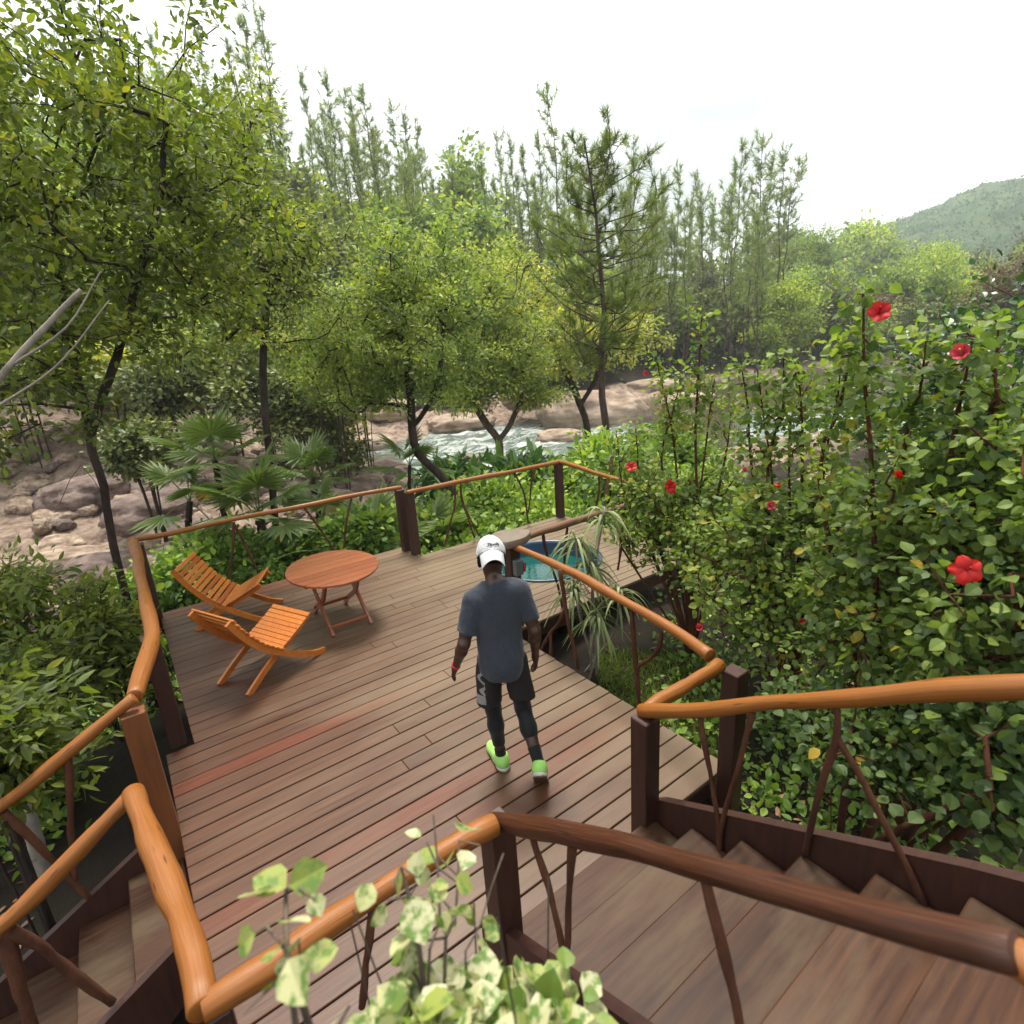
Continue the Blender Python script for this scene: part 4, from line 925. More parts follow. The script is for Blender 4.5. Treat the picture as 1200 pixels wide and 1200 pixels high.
for s in 'LR':
    kn, an_ = J['kn' + s], J['an' + s]; d = unit(an_ - kn); L_ = np.linalg.norm(an_ - kn); cut_ = .74 if s == 'L' else .52
    f1 = lambda p, s=s, d=d, kn=kn, cut_=cut_, L_=L_: np.maximum(np.maximum(leg_sd(p, s, .007) + fold(p, .006, 2), (p - kn) @ d - cut_ * L_), p[:, 2] - .82)
    x0 = -.25 if s == 'L' else -.02; clothobj('legging', f1, (x0, -.36, .1), (x0 + .32, .22, .84), .0085, M_TIGHT)
    c2 = .82 if s == 'L' else .66
    f2 = lambda p, s=s, d=d, kn=kn, c2=c2, L_=L_, an_=an_: np.maximum(smin(leg_sd(p, s, .006), sd_cone(p, an_, an_ + FT[s] * .1 + np.array([0, 0, -.03]), .038, .032), .03), c2 * L_ - (p - kn) @ d)
    clothobj('sock', f2, (x0, -.44, .0), (x0 + .32, .24, .42), .008, M_TIGHT)
# shoes
M_LIME = plain('lime_mesh', (.40, .88, .14), .6, .3, 0, ((.52, .95, .28), 30), (160, .3, .001)); M_SOLE = plain('white_rubber', (.72, .72, .66), .6); M_OUT = plain('brown_rubber', (.16, .07, .04), .7)
for s in 'LR':
    fd = FT[s]; up = np.array([0, 0, 1.0]); up = unit(up - fd * (up @ fd)); lat = np.cross(fd, up); a0 = J['an' + s] - up * (.087 if s == 'L' else .08) - fd * .055
    B3 = np.stack([lat, fd, up], 1)
    def q_(p, a0=a0, B3=B3): return (p - a0) @ B3 / 1.2
    up_f = lambda p, q_=q_: (lambda q: np.maximum(np.maximum(smins([sd_ell(q, (0, .03, .045), (.042, .055, .055)), sd_ell(q, (0, .12, .03), (.045, .09, .05)), sd_ell(q, (.0, .2, .022), (.045, .065, .036)), sd_cone(q, (0, .035, .05), (0, .05, .1), .038, .036)], .035), .018 - q[:, 2]), q[:, 2] - (.092 + .22 * (q[:, 1] - .04) ** 2 * 8)))(q_(p))
    foot = lambda q: np.minimum.reduce([sd_ell(q, (0, .03, .0), (.045, .06, .5)), sd_ell(q, (0, .11, .0), (.044, .1, .5)), sd_ell(q, (.003, .19, .0), (.049, .075, .5))])
    so_f = lambda p, q_=q_, foot=foot: (lambda q: np.maximum(np.maximum(foot(q), q[:, 2] - .026), .007 - q[:, 2]))(q_(p))
    ou_f = lambda p, q_=q_, foot=foot: (lambda q: np.maximum(np.maximum(foot(q) + .002, q[:, 2] - .0075), -.002 - q[:, 2]))(q_(p))
    c = a0 + fd * .1; lo, hi = c - .2, c + .2
    sh_ = clothobj('shoe', up_f, lo, hi, .0062, M_LIME); clothobj('midsole', so_f, lo, hi, .0062, M_SOLE, sh_); clothobj('outsole', ou_f, lo, hi, .005, M_OUT, sh_)
# head: hair, eyes, cap worn backwards; wristband
def hc(v): return J['hd'] + HR @ np.array(v) * HS
M_HAIR = plain('black_hair', (.008, .006, .005), .8, .2, 0, None, (120, .6, .004))
clothobj('hair', lambda p: np.maximum(head_sd(p) - .0025, np.maximum(((p - J['hd']) @ HR)[:, 1] - .03 - .0 * p[:, 0], -.05 - ((p - J['hd']) @ HR)[:, 2])) if True else 0, J['hd'] - .17, J['hd'] + .18, .006, M_HAIR)
clothobj('beard', lambda p: np.maximum(head_sd(p) - .003, np.maximum(((p - J['hd']) @ HR)[:, 2] + .07, .02 - ((p - J['hd']) @ HR)[:, 1])), J['hd'] - .17, J['hd'] + .18, .005, M_HAIR)
M_EYE = plain('eye_white', (.7, .68, .64), .2); M_IRIS = plain('iris_brown', (.02, .01, .006), .15)
for sx in (-1, 1):
    m = MB(); m.add(_IV * .0125 + hc((sx * .032, .079, .012)), [_IF]); e = m.build('eye', M_EYE, man); m = MB(); m.add(_IV * np.array([.0055, .003, .0055]) + hc((sx * .032, .0905, .012)), [_IF]); m.build('iris', M_IRIS, e)
mC, t, b = nt('white_cotton'); b.inputs['Base Color'].default_value = (.46, .465, .475, 1); b.inputs['Roughness'].default_value = .9; bump(t, b, noise(t, 180, 2), .3, .001)
cap = bpy.data.objects.new('cap', None); C.objects.link(cap); cap.parent = man
def dome(p):
    q = (p - J['hd']) @ HR / HS; o = sd_ell(q, (0, -.012, .035), (.094, .114, .112)); o = o + (fbm(q * 22, 2, 7) - .5) * .005
    seam = np.minimum(np.abs(q[:, 0]), np.minimum(np.abs(q[:, 0] * .5 + (q[:, 1] + .012) * .87), np.abs(q[:, 0] * .5 - (q[:, 1] + .012) * .87))); o = o + .0022 * np.exp(-(seam / .004) ** 2)
    o = np.maximum(o, -(sd_ell(q, (0, -.012, .033), (.0885, .1085, .108)))); return np.maximum(o, (.0 - .10 * (q[:, 1] + .012)) * .9 + .012 - q[:, 2] - .0)
clothobj('crown', dome, J['hd'] - .19, J['hd'] + .21, .0055, mC, cap)
u, v = np.meshgrid(np.linspace(0, 1, 12), np.linspace(-1, 1, 19), indexing='ij'); ang = v.ravel() * 1.02; u = u.ravel()
bx, by = .088 * np.sin(ang) * (1 - .05 * u), -.012 - .108 * np.cos(ang) - u * .118 * np.clip(np.cos(ang * 1.2), .02, 1) ** .6
bz = .026 - .1 * 0 - u * .085 - .030 * (np.sin(ang) ** 2) * (.55 + .7 * u) + .006
top = np.stack([bx, by, bz], 1); V = np.concatenate([top, top - np.array([0, .001, .005])]) @ HR.T * HS + J['hd']
ii, jj = np.meshgrid(np.arange(11), np.arange(18), indexing='ij'); ii, jj = ii.ravel(), jj.ravel(); q = np.stack([ii * 19 + jj, ii * 19 + jj + 1, (ii + 1) * 19 + jj + 1, (ii + 1) * 19 + jj], 1); N_ = len(top)
rim = np.concatenate([np.arange(19), np.arange(1, 12) * 19 + 18, 11 * 19 + np.arange(17, -1, -1), np.arange(10, 0, -1) * 19]); r2_ = np.roll(rim, -1)
m = MB(); m.add(V, [np.concatenate([q[:, ::-1], q + N_, np.stack([rim, r2_, r2_ + N_, rim + N_], 1)])]); m.build('brim', mC, cap)
m = MB(); m.add(_IV * np.array([.009, .009, .005]) + hc((0, -.012, .148)), [_IF]); m.build('button', mC, cap)
# the script lettering over the brim, drawn as stitched strokes lying on the crown
W_ = [[(-.95, .3), (-.8, .75), (-.55, .8), (-.62, .45), (-.78, .1), (-.7, -.3), (-.95, -.55), (-1.1, -.3)], [(-.62, -.25), (-.42, .2), (-.25, .15), (-.32, -.3), (-.45, -.15), (-.25, .12), (-.2, -.3), (-.05, -.1)], [(-.05, -.1), (.06, .25), (.1, -.3), (.16, .15), (.3, .2), (.33, -.3), (.45, -.15)],
      [(.45, -.15), (.58, .4), (.66, .85), (.6, .2), (.62, -.25), (.78, -.1)], [(.46, .4), (.72, .46), (.98, .62)], [(.78, -.1), (.88, .25), (.92, -.15), (1.05, .2), (1.0, -.5), (.85, -.75)]]
m = MB()
for st_ in W_:
    S = spline([(a, b_, 0) for a, b_ in st_], .06); lx, lz = S[:, 0] * .036 + .012, S[:, 1] * .014 + .062
    zz_ = (lz - .035) / .112; xx = lx / .094; yy = -.012 - .1145 * np.sqrt(np.clip(1 - zz_ ** 2 - xx ** 2, .02, 1)); m.tube(np.stack([lx, yy - .0005, lz], 1) @ HR.T * HS + J['hd'], .0022, 5)
m.build('lettering', plain('dark_thread', (.06, .065, .075), .8), cap)
w0 = J['wrL']; d = unit(J['wrL'] - J['elL']); m = MB(); S = w0 - d * .012 + d * np.linspace(-.011, .011, 5)[:, None]; m.tube(S, [.0305, .034, .0345, .034, .0305], 24); m.build('wristband', plain('red_band', (.7, .02, .05), .5), man)

man.scale = (.92, .95, .965)
# ------------------------------------------------------------------ foliage
T_DIA = (np.array([(0, 0, 0), (.3, .45, .07), (0, 1, -.05), (-.3, .45, .07)]), [np.array([[0, 1, 2, 3]])])
T_LAN = (np.array([(0, 0, 0), (.16, .4, .04), (0, 1, -.1), (-.16, .4, .04)]), [np.array([[0, 1, 2, 3]])])
def oval(w, droop=0.12, fold=0.08):
    V = np.array([(0, 0, 0), (w * .8, .22, fold - .02), (w, .5, fold - droop * .3), (w * .55, .8, fold * .6 - droop * .7), (0, 1.0, -droop),
                  (-w * .55, .8, fold * .6 - droop * .7), (-w, .5, fold - droop * .3), (-w * .8, .22, fold - .02), (0, .3, -.01), (0, .65, -droop * .45)])
    return V, [np.array([[0, 1, 8], [0, 8, 7], [3, 4, 9], [9, 4, 5]]), np.array([[1, 2, 9, 8], [8, 9, 6, 7]]), np.array([[2, 3, 9], [9, 5, 6]])]
T_OV, T_OVN, T_OVL, T_OVM = oval(.36), oval(.44, .2, .1), oval(.17, .15, .04), oval(.23, .14, .05)
T_NEED = (np.array([(-.5, 0, 0), (.5, 0, 0), (0, 1, 0)]), [np.array([[0, 1, 2]])])
def instance(mb, T, pos, yax, nrm, sx, sy, tint):
    """one copy of template T per row, its long side along yax and its face along nrm"""
    n = len(pos); y = unit(yax); x = unit(np.cross(y, nrm)); z = np.cross(x, y)
    V = (T[0][None, :, 0, None] * sx[:, None, None] * x[:, None, :] + T[0][None, :, 1, None] * sy[:, None, None] * y[:, None, :]
         + T[0][None, :, 2, None] * sy[:, None, None] * z[:, None, :] + pos[:, None, :]).reshape(-1, 3)
    k = len(T[0]); off = (np.arange(n) * k)[:, None, None]
    fs = {}
    for f in T[1]: fs.setdefault(f.shape[1], []).append((f[None] + off).reshape(-1, f.shape[1]))
    mb.add(V, [np.concatenate(v) for v in fs.values()], np.repeat(tint, k))
def leaf_cloud(mb, tips, dirs, n, size, spread, rng, T=T_DIA, up=0.8, out=0.8, tshift=0.0, flat=0.7, jitter=0.45):
    m = len(tips); tips = np.repeat(tips, n, 0); dirs = np.repeat(dirs, n, 0)
    off = rng.normal(0, 1, (m * n, 3)) * np.array([1, 1, flat]) * spread
    pos = tips + off - dirs * rng.uniform(0, 1.2, (m * n, 1)) * spread
    y = unit(off) * out + dirs * 0.6 + rng.normal(0, .55, (m * n, 3)) + np.array([0, 0, -0.1])
    nrm = np.array([0, 0, up]) + rng.normal(0, .5, (m * n, 3))
    s = size * rng.uniform(1 - jitter, 1 + jitter, m * n)
    clump = np.repeat(np.clip(rng.normal(0.5, 0.17, m) + tshift, 0, 1), n)
    tint = np.clip(clump + rng.normal(0, .15, m * n), 0, .99); tint[rng.random(m * n) < 0.002] = 1.0
    instance(mb, T, pos, y, nrm, s, s, tint)
def edges_mesh(mb, P, par, R, sides=5):
    k = np.array([i for i in range(len(par)) if par[i] >= 0]); a, b_ = P[par[k]], P[k]; ra, rb = R[par[k]], R[k]
    ra = np.minimum(ra, rb * 1.7)
    d = unit(b_ - a); ref = np.where(np.abs(d[:, 2:3]) < .9, np.array([[0, 0, 1.0]]), np.array([[1.0, 0, 0]])); x = unit(np.cross(ref, d)); y = np.cross(d, x)
    an = np.linspace(0, 2 * PI, sides, endpoint=False); c, s = np.cos(an), np.sin(an)
    ring = c[None, :, None] * x[:, None, :] + s[None, :, None] * y[:, None, :]
    b2 = b_ + d * rb[:, None] * 0.3
    V = np.concatenate([a[:, None] + ring * ra[:, None, None], b2[:, None] + ring * rb[:, None, None]], 1).reshape(-1, 3)
    o = (np.arange(len(k)) * 2 * sides)[:, None]; j = np.arange(sides); j2 = (j + 1) % sides
    q = np.stack([o + j, o + j2, o + sides + j2, o + sides + j], -1).reshape(-1, 4)
    mb.add(V, [q], 0.5)
def lobes_tips(lobes, n, rng, shell=2.2):
    w = np.array([a[1][0] * a[1][1] * a[1][2] for a in lobes]) ** 0.75; w /= w.sum(); out = []
    for (c, r), k in zip(lobes, np.maximum(1, (w * n).astype(int))):
        v = unit(rng.normal(0, 1, (k, 3))); rad = rng.random(k) ** (0.9 / shell)
        nn = 0.35 + 1.3 * np.clip(fbm(v * 2.1 + rng.uniform(0, 50), 2, 1), .15, .85)
        out.append(np.array(c) + v * (rad * nn)[:, None] * np.array(r))
    return np.concatenate(out)
def grow(stems, tips, rng, rtip=0.006, seg=0.35, lift=0.12, rmax=0.3, pw=0.5):
    P, par = [], []
    for s in stems:
        s = spline(s, seg); b0 = len(P)
        for i, p in enumerate(s): P.append(p); par.append(-1 if i == 0 else b0 + i - 1)
    P = [np.array(p) for p in P]
    arr = np.array(P); d0 = np.min(np.linalg.norm(tips[:, None] - arr[None], axis=2), 1)
    ends = []
    for q in tips[np.argsort(d0)]:
        A = np.array(P); v = q - A; dist = np.linalg.norm(v, axis=1)
        cost = dist * (1 + 0.55 * np.clip((A[:, 2] - q[2]) / (dist + .01), 0, 1))
        i = int(np.argmin(cost)); d = dist[i]; n = max(1, int(round(d / seg)))
        cur, prev = i, A[i]
        for s in range(1, n + 1):
            f = s / n; p = A[i] * (1 - f) + q * f
            if s < n: p = p + np.array([0, 0, lift * d * math.sin(f * PI) * 0.6]) + rng.normal(0, .07 * seg + .02 * d, 3)
            P.append(p); par.append(cur); cur = len(P) - 1
        ends.append(cur)
    P, par = np.array(P), np.array(par); w = np.zeros(len(P)); w[ends] = 1
    for k in range(len(P) - 1, -1, -1):
        if par[k] >= 0: w[par[k]] += w[k]
    R = np.minimum(rtip * np.maximum(w, 1) ** pw, rmax)
    e = np.array(ends); dirs = unit(P[e] - P[np.maximum(par[e], 0)])
    return P, par, R, P[e], dirs
def tree(name, label, cat, loc, stems, lobes, ntip, nleaf, size, spread, lm, bm, seed, group=None, T=T_DIA, rtip=0.008, seg=0.4, rmax=0.3, up=0.8, shell=2.2, sides=6, tshift=0.0, twigs=True, pw=0.5, trunk='trunk', crown='crown', flat=0.7, extra=None):
    rng = np.random.default_rng(seed)
    root = thing(name, label, cat, loc, 0, group)
    if ntip >= 300 and name != 'hibiscus_bush':                # satellite clumps break the outline
        sat = []
        for c, r in lobes:
            for k in range(4):
                v = unit(rng.normal(0, 1, 3)); q = rng.uniform(.3, .5); sat.append((np.array(c) + v * np.array(r) * rng.uniform(.85, 1.2), tuple(q * x for x in r)))
        lobes = lobes + sat
    tips = lobes_tips(lobes, ntip, rng, shell)
    if extra is not None: tips = np.concatenate([tips, extra])
    P, par, R, e, d = grow(stems, tips, rng, rtip, seg, 0.12, rmax, pw)
    m = MB(); edges_mesh(m, P, par, R, sides); m.build(trunk, bm, root)
    m = MB(); leaf_cloud(m, e, d, nleaf, size, spread, rng, T, up, 0.8, tshift, flat)
    m.build(crown, lm, root, smooth=False)
    return root, e, d
def height_at(px, py, d): return ray(px, py, d)[2]

# --- the two riverside trees, the yellow tree
def base(px, d, py=None):
    x, y = col(px, d) if py is None else ray(px, py, d)[:2]; return np.array([x, y, gz(x, y) - 0.05])
def local(px, py, d, b0): return ray(px, py, d) - b0
b0 = base(549, 12.6, 612)
Lq = lambda px, py, d: local(px, py, d, b0)
tree('riverside_tree', 'olive green tree with a dark trunk leaning left over the rapids, behind the deck', 'tree', b0,
     [[(0, 0, 0), Lq(535, 585, 12.7), Lq(512, 553, 12.9), Lq(490, 532, 13.1), Lq(483, 505, 13.2), Lq(482, 478, 13.3), Lq(478, 430, 13.4), Lq(470, 350, 13.4)],
      [Lq(484, 500, 13.2), Lq(500, 478, 13.0), Lq(515, 440, 12.8), Lq(520, 380, 12.8)]],
     [(Lq(465, 395, 13.4), (1.75, 1.6, 1.5)), (Lq(470, 310, 13.6), (1.25, 1.2, .95)), (Lq(525, 350, 13.2), (1.0, 1.1, 1.2)), (Lq(415, 385, 13.9), (1.35, 1.3, 1.7)), (Lq(395, 440, 14), (1.0, 1.0, .8)), (Lq(500, 430, 12.9), (1.1, 1.0, .7)), (Lq(440, 465, 13.2), (.75, .7, .4)), (Lq(525, 462, 12.7), (.6, .6, .4))],
     520, 54, 0.088, 0.125, M_L_RIV, M_BARKD, 11, T=T_OVM, rmax=0.095, rtip=0.0055, tshift=0.02)
b0 = base(586, 20.5, 548)
tree('forked_tree', 'bright olive tree with a short forked trunk standing at the water edge', 'tree', b0,
     [[(0, 0, 0), Lq(586, 535, 20.5), Lq(584, 515, 20.5), Lq(572, 500, 20.4), Lq(560, 480, 20.3), Lq(545, 450, 20.2), Lq(540, 400, 20.2)],
      [Lq(584, 516, 20.5), Lq(594, 504, 20.5), Lq(602, 488, 20.5), Lq(612, 460, 20.5), Lq(610, 420, 20.5)]],
     [(Lq(590, 400, 20.6), (2.1, 2.0, 1.6)), (Lq(555, 420, 20.2), (1.6, 1.6, 1.3)), (Lq(560, 350, 20.8), (1.6, 1.5, 1.3)), (Lq(615, 445, 20.4), (1.5, 1.4, .8)), (Lq(535, 320, 21.5), (1.3, 1.3, 1.1)), (Lq(550, 470, 20), (1.0, 1.0, .55)), (Lq(640, 462, 20.5), (1.0, 1, .5))],
     520, 52, 0.125, 0.19, M_L_RIV, M_BARK, 12, T=T_OVM, rmax=0.15, rtip=0.008, tshift=0.1)
b0 = base(690, 27, 515)
tree('yellow_tree', 'spreading yellow-green tree bending left in front of the dark far bank', 'tree', b0,
     [[(0, 0, 0), Lq(688, 500, 27), Lq(678, 470, 27), Lq(668, 445, 27), Lq(650, 420, 27)], [Lq(680, 475, 27), Lq(700, 440, 27), Lq(705, 400, 27)]],
     [(Lq(650, 385, 27), (3.6, 2.6, 1.35)), (Lq(700, 400, 27), (2.1, 2.0, 1.25)), (Lq(610, 360, 27.5), (2.6, 2.2, 1.5)), (Lq(655, 420, 26.8), (2.6, 2, .9)), (Lq(590, 325, 29), (2.2, 2.2, 1.4)), (Lq(740, 395, 27.5), (1.5, 1.4, 1.0)), (Lq(575, 385, 28), (2.2, 2, 1.6))],
     500, 46, 0.17, 0.25, M_L_YEL, M_BARKD, 13, T=T_OVM, rmax=0.16, rtip=0.011, tshift=0.05)
# --- left foreground tree and shrubs
b0 = base(142, 8.2, 690)
tree('tall_leafy_tree', 'tall dark-stemmed leafy tree filling the upper left, forking beside the deck corner', 'tree', b0,
     [[(0, 0, 0), Lq(133, 640, 8.2), Lq(122, 570, 8.2), Lq(108, 530, 8.2), Lq(100, 480, 8.2), Lq(88, 430, 8.3), Lq(70, 330, 8.4), Lq(60, 200, 8.6)],
      [Lq(105, 515, 8.2), Lq(118, 470, 8.1), Lq(138, 415, 8.0), Lq(160, 330, 7.9), Lq(190, 220, 7.8), Lq(190, 100, 7.8)],
      [Lq(125, 590, 8.2), Lq(95, 545, 8.3), Lq(70, 590, 8.5)], [Lq(100, 460, 8.2), Lq(60, 440, 8.0), Lq(45, 430, 7.8)]],
     [(Lq(80, 120, 8.4), (1.7, 1.6, 1.5)), (Lq(180, 120, 8.0), (1.15, 1.2, 1.25)), (Lq(60, 280, 8.2), (1.6, 1.5, 1.1)), (Lq(200, 240, 8.2), (1.35, 1.3, 1.05)), (Lq(255, 270, 8.8), (1.1, 1.1, 1.0)),
      (Lq(130, 330, 8.0), (1.3, 1.2, .75)), (Lq(15, 60, 7.6), (1.3, 1.3, 1.3)), (Lq(-90, 200, 8.0), (1.6, 1.5, 2.4)), (Lq(230, 340, 8.6), (1.0, 1.0, .7)), (Lq(40, 415, 7.4), (.65, .6, .38)), (Lq(5, 500, 7.0), (.5, .5, .5)), (Lq(170, 395, 8.0), (.75, .7, .35)), (Lq(-30, 360, 7.2), (.8, .8, .6))],
     640, 36, 0.088, 0.125, M_L_LEFT, M_BARKD, 21, T=T_OVM, rmax=0.052, rtip=0.0035, shell=1.8, pw=0.47)
b0 = base(320, 11.5, 640)
tree('slender_tree', 'slender tree with loose yellowish leaves against the sky, right of the tall leafy tree', 'tree', b0,
     [[(0, 0, 0), Lq(318, 560, 11.6), Lq(308, 440, 11.8), Lq(312, 330, 12), Lq(290, 230, 12.2), Lq(285, 130, 12.4)]],
     [(Lq(300, 250, 12.2), (1.15, 1.2, 1.5)), (Lq(320, 330, 12.0), (1.4, 1.2, 1.1)), (Lq(285, 140, 12.4), (.75, .8, 1.1)), (Lq(360, 300, 12.3), (.9, .9, .8)), (Lq(270, 380, 11.8), (1.2, 1.2, .7))],
     360, 34, 0.095, 0.15, M_L_YEL, M_BARKD, 22, T=T_OVM, rmax=0.07, rtip=0.006, tshift=-0.22)
# dead pale branch of the left edge
b0 = base(-75, 5.6, 700)
m = MB(); pts_ = [(0, 0, 0), Lq(-55, 600, 5.5), Lq(-20, 480, 5.3), Lq(10, 430, 5.2), Lq(45, 392, 5.15), Lq(75, 360, 5.1), Lq(95, 340, 5.1)]
sp = spline(pts_, .12); m.tube(sp, np.linspace(.06, .016, len(sp)), 9, wob=.25, seed=2)
for q, e in ((4.6, (128, 352)), (5.0, (118, 318)), (3.6, (-20, 385))):
    s = sp[min(len(sp) - 1, int(q / 6 * len(sp)))]; tt = spline([s, (s + Lq(*e, 5.0)) / 2 + np.array([.05, -.03, -.06]), Lq(*e, 5.0)], .1); m.tube(tt, np.linspace(.012, .004, len(tt)), 6)
o = thing('bare_tree', 'bare pale grey trunk slanting in from the left edge below the leaves', 'tree', b0); m.build('trunk', M_PALE, o)

def shrub(label, px, py0, py1, d, rx, ntip, nleaf, size, spread, lm, seed, T=T_OV, group=None, bm=M_BARKD, ry=None, name='shrub', tshift=0.0, nst=5, up=0.8, shell=2.0, rtip=0.004, loc=None, h=None, cat='shrub', flat=0.7):
    """a many-stemmed shrub at column px and distance d whose crown reaches from py1 (bottom) to py0 (top)"""
    rng = np.random.default_rng(seed + 1000)
    b = base(px, d, (py0 + py1) / 2) if loc is None else np.array([loc[0], loc[1], gz(loc[0], loc[1]) - .05])
    if h is None:
        z1 = height_at(px, py0, d) - b[2]; z0 = max(0.12, height_at(px, py1, d) - b[2]) if py1 else 0.15
    else: z0, z1 = h
    z1 = max(z1, z0 + .3)
    ry = ry or rx; zc, zr = (z0 + z1) / 2, (z1 - z0) / 2
    lobes = [((0, 0, zc), (rx * .85, ry * .85, zr * .9))]
    for k in range(5):
        a = rng.uniform(0, 2 * PI); s = rng.uniform(.35, .6); lobes.append(((rx * .55 * math.cos(a), ry * .55 * math.sin(a), zc + zr * rng.uniform(-.5, .5)), (rx * s, ry * s, zr * s)))
    stems = []
    for k in range(nst):
        a = rng.uniform(0, 2 * PI); q = rng.uniform(.2, .6); stems.append([(rx * .12 * math.cos(a), ry * .12 * math.sin(a), 0), (rx * q * .5 * math.cos(a), ry * q * .5 * math.sin(a), zc * .6), (rx * q * math.cos(a), ry * q * math.sin(a), zc + zr * .3)])
    return tree(name, label, cat, b, stems, lobes, ntip, nleaf, size, spread, lm, bm, seed, group, T, rtip, max(.15, rx * .3), .05 + .02 * rx, up, shell, 5, tshift, trunk='stems', crown='foliage', flat=flat)
shrub('dense green shrub with pale leaf tips beside the left stairs', 22, 730, 900, 6.6, .5, 150, 26, 0.10, .14, M_L_LEFT, 31, T_OVL, ry=.7, tshift=-.16)
shrub('dark green shrub at the left edge under the bare pale trunk', -25, 660, 800, 8.0, .8, 140, 28, 0.10, .14, M_L_LEFT, 32, T_OVL, tshift=-.05)
shrub('leafy shrub against the left railing below the deck corner', 118, 665, 850, 7.8, .55, 130, 30, 0.11, .13, M_L_LEFT, 33, T_OVL, tshift=.0)
shrub('broad low shrub beyond the deck corner, behind the slatted chairs', 210, 655, 740, 11.0, 1.5, 240, 44, 0.11, .16, M_L_COVER, 34, T_OV, tshift=-.05)
shrub('pale-tipped shrub in the lower left corner', -30, 790, 960, 4.4, .5, 110, 30, 0.10, .11, M_L_LEFT, 35, T_OVL, tshift=-.05)
for k, (lab, px, a, b_, d, rx, ts, lm) in enumerate([
        ('grey-green thicket on the rocks behind the tallest fan palm', 315, 412, 525, 26, 2.2, -.1, M_L_BUSH), ('twiggy dark shrub on the rocks above the brown pool', 375, 440, 565, 26, 1.9, -.1, M_L_BUSH),
        ('dull green bush at the top of the rocks left of the palms', 190, 395, 500, 28, 2.0, -.12, M_L_BUSH), ('small dusty bush low on the rock slope', 165, 500, 560, 19, .8, -.1, M_L_BUSH),
        ('bushy olive tree reaching over the rocks left of the leaning tree', 375, 310, 490, 23, 2.3, -.02, M_L_RIV), ('yellowish bush hanging over the upper pool', 415, 380, 490, 27, 2.0, 0.0, M_L_YEL),
        ('bright bush at the top of the left rock slope, behind the forked stem', 120, 395, 475, 33, 3.6, .15, M_L_YEL), ('dark bush on the left slope behind the bare pale trunk', 15, 400, 470, 30, 3.5, -.1, M_L_LEFT),
        ('leafy bush filling the gap under the tall tree on the left slope', 255, 335, 460, 30, 3.4, 0.0, M_L_RIV), ('dark rounded bush under the yellow tree at the far bank', 640, 420, 455, 45, 3.4, -.2, M_L_BUSH)]):
    shrub(lab, px, a, b_, d, rx, 150, 44, .006 * d + .03, .011 * d + .03, lm, 50 + k, T_OV, tshift=ts, rtip=.006)
# ------------------------------------------------------------------ pines
def pine(name, label, loc, H, seed, group=None, bare=0.45, nb=34, tuft=14, nl=0.55, nw=0.03, spread=0.16, lm=M_NEEDLEF, r0=0.16, kink=0.15, sub=2, sides=5, sway=0.02):
    rng = np.random.default_rng(seed); root = thing(name, label, 'pine tree', loc, 0, group)
    n = 12; hz_ = np.linspace(0, H, n); sw = np.cumsum(rng.normal(0, sway * H / n * 3, (n, 2)), 0); sw[0] = 0
    S = np.stack([sw[:, 0], sw[:, 1], hz_], 1); m = MB(); m.tube(S, np.linspace(r0, .02, n), 8)
    tips, dirs = [], []
    for k in range(nb):
        f = bare + (.97 - bare) * ((k + rng.random()) / nb) ** (.8 if nw > .03 else 1.25); z = f * H
        c = np.array([np.interp(z, hz_, S[:, 0]), np.interp(z, hz_, S[:, 1]), z]); a = rng.uniform(0, 2 * PI)
        g = (f - bare) / (1 - bare); l = spread * H * rng.uniform(.35, 1.15) * ((1 - .55 * g) if nw > .03 else (.6 + .5 * math.sin(min(1, g * 1.1 + .1) * PI) ** .8))
        el = rng.uniform(.0, .5) + .5 * g
        d = np.array([math.cos(a) * math.cos(el), math.sin(a) * math.cos(el), math.sin(el)])
        mid = c + d * l * .55 + np.array([0, 0, -.06 * l]) + rng.normal(0, kink * l * .25, 3); end = c + d * l + np.array([0, 0, .14 * l])
        P = spline([c, mid, end], max(.3, l / 6)); m.tube(P, np.linspace(max(.014, r0 * .26 * (1 - .6 * g)), .008, len(P)), sides, caps=False)
        for s in range(sub + 1):
            i = int((0.45 + .55 * s / max(1, sub)) * (len(P) - 1)); e = P[i].copy()
            if s < sub:
                o = rng.normal(0, .16 * l, 3) + np.array([0, 0, .1 * l]); m.tube(np.array([P[i], P[i] + o * .6, P[i] + o]), [.012, .01, .006], 4, caps=False); e = e + o; dd = unit(o + d * l * .3)
            else: dd = unit(P[-1] - P[-2])
            tips.append(e); dirs.append(dd)
    tips.append(S[-1]); dirs.append(np.array([0, 0, 1.0]))
    m.build('trunk', M_BARKP, root)
    tips, dirs = np.array(tips), np.array(dirs); mm = MB(); q = len(tips)
    T_, D_ = np.repeat(tips, tuft, 0), np.repeat(dirs, tuft, 0)
    y = D_ * .75 + rng.normal(0, .55, D_.shape); s = nl * rng.uniform(.65, 1.2, len(T_))
    pos = T_ - D_ * rng.uniform(0, 1.0, (len(T_), 1)) * nl * .9
    tint = np.clip(np.repeat(rng.normal(.5, .15, q), tuft) + rng.normal(0, .15, len(T_)), 0, .97)
    instance(mm, T_NEED, pos, y, rng.normal(0, 1, D_.shape), np.full(len(T_), nw), s, tint)
    mm.build('crown', lm, root, smooth=False); return root

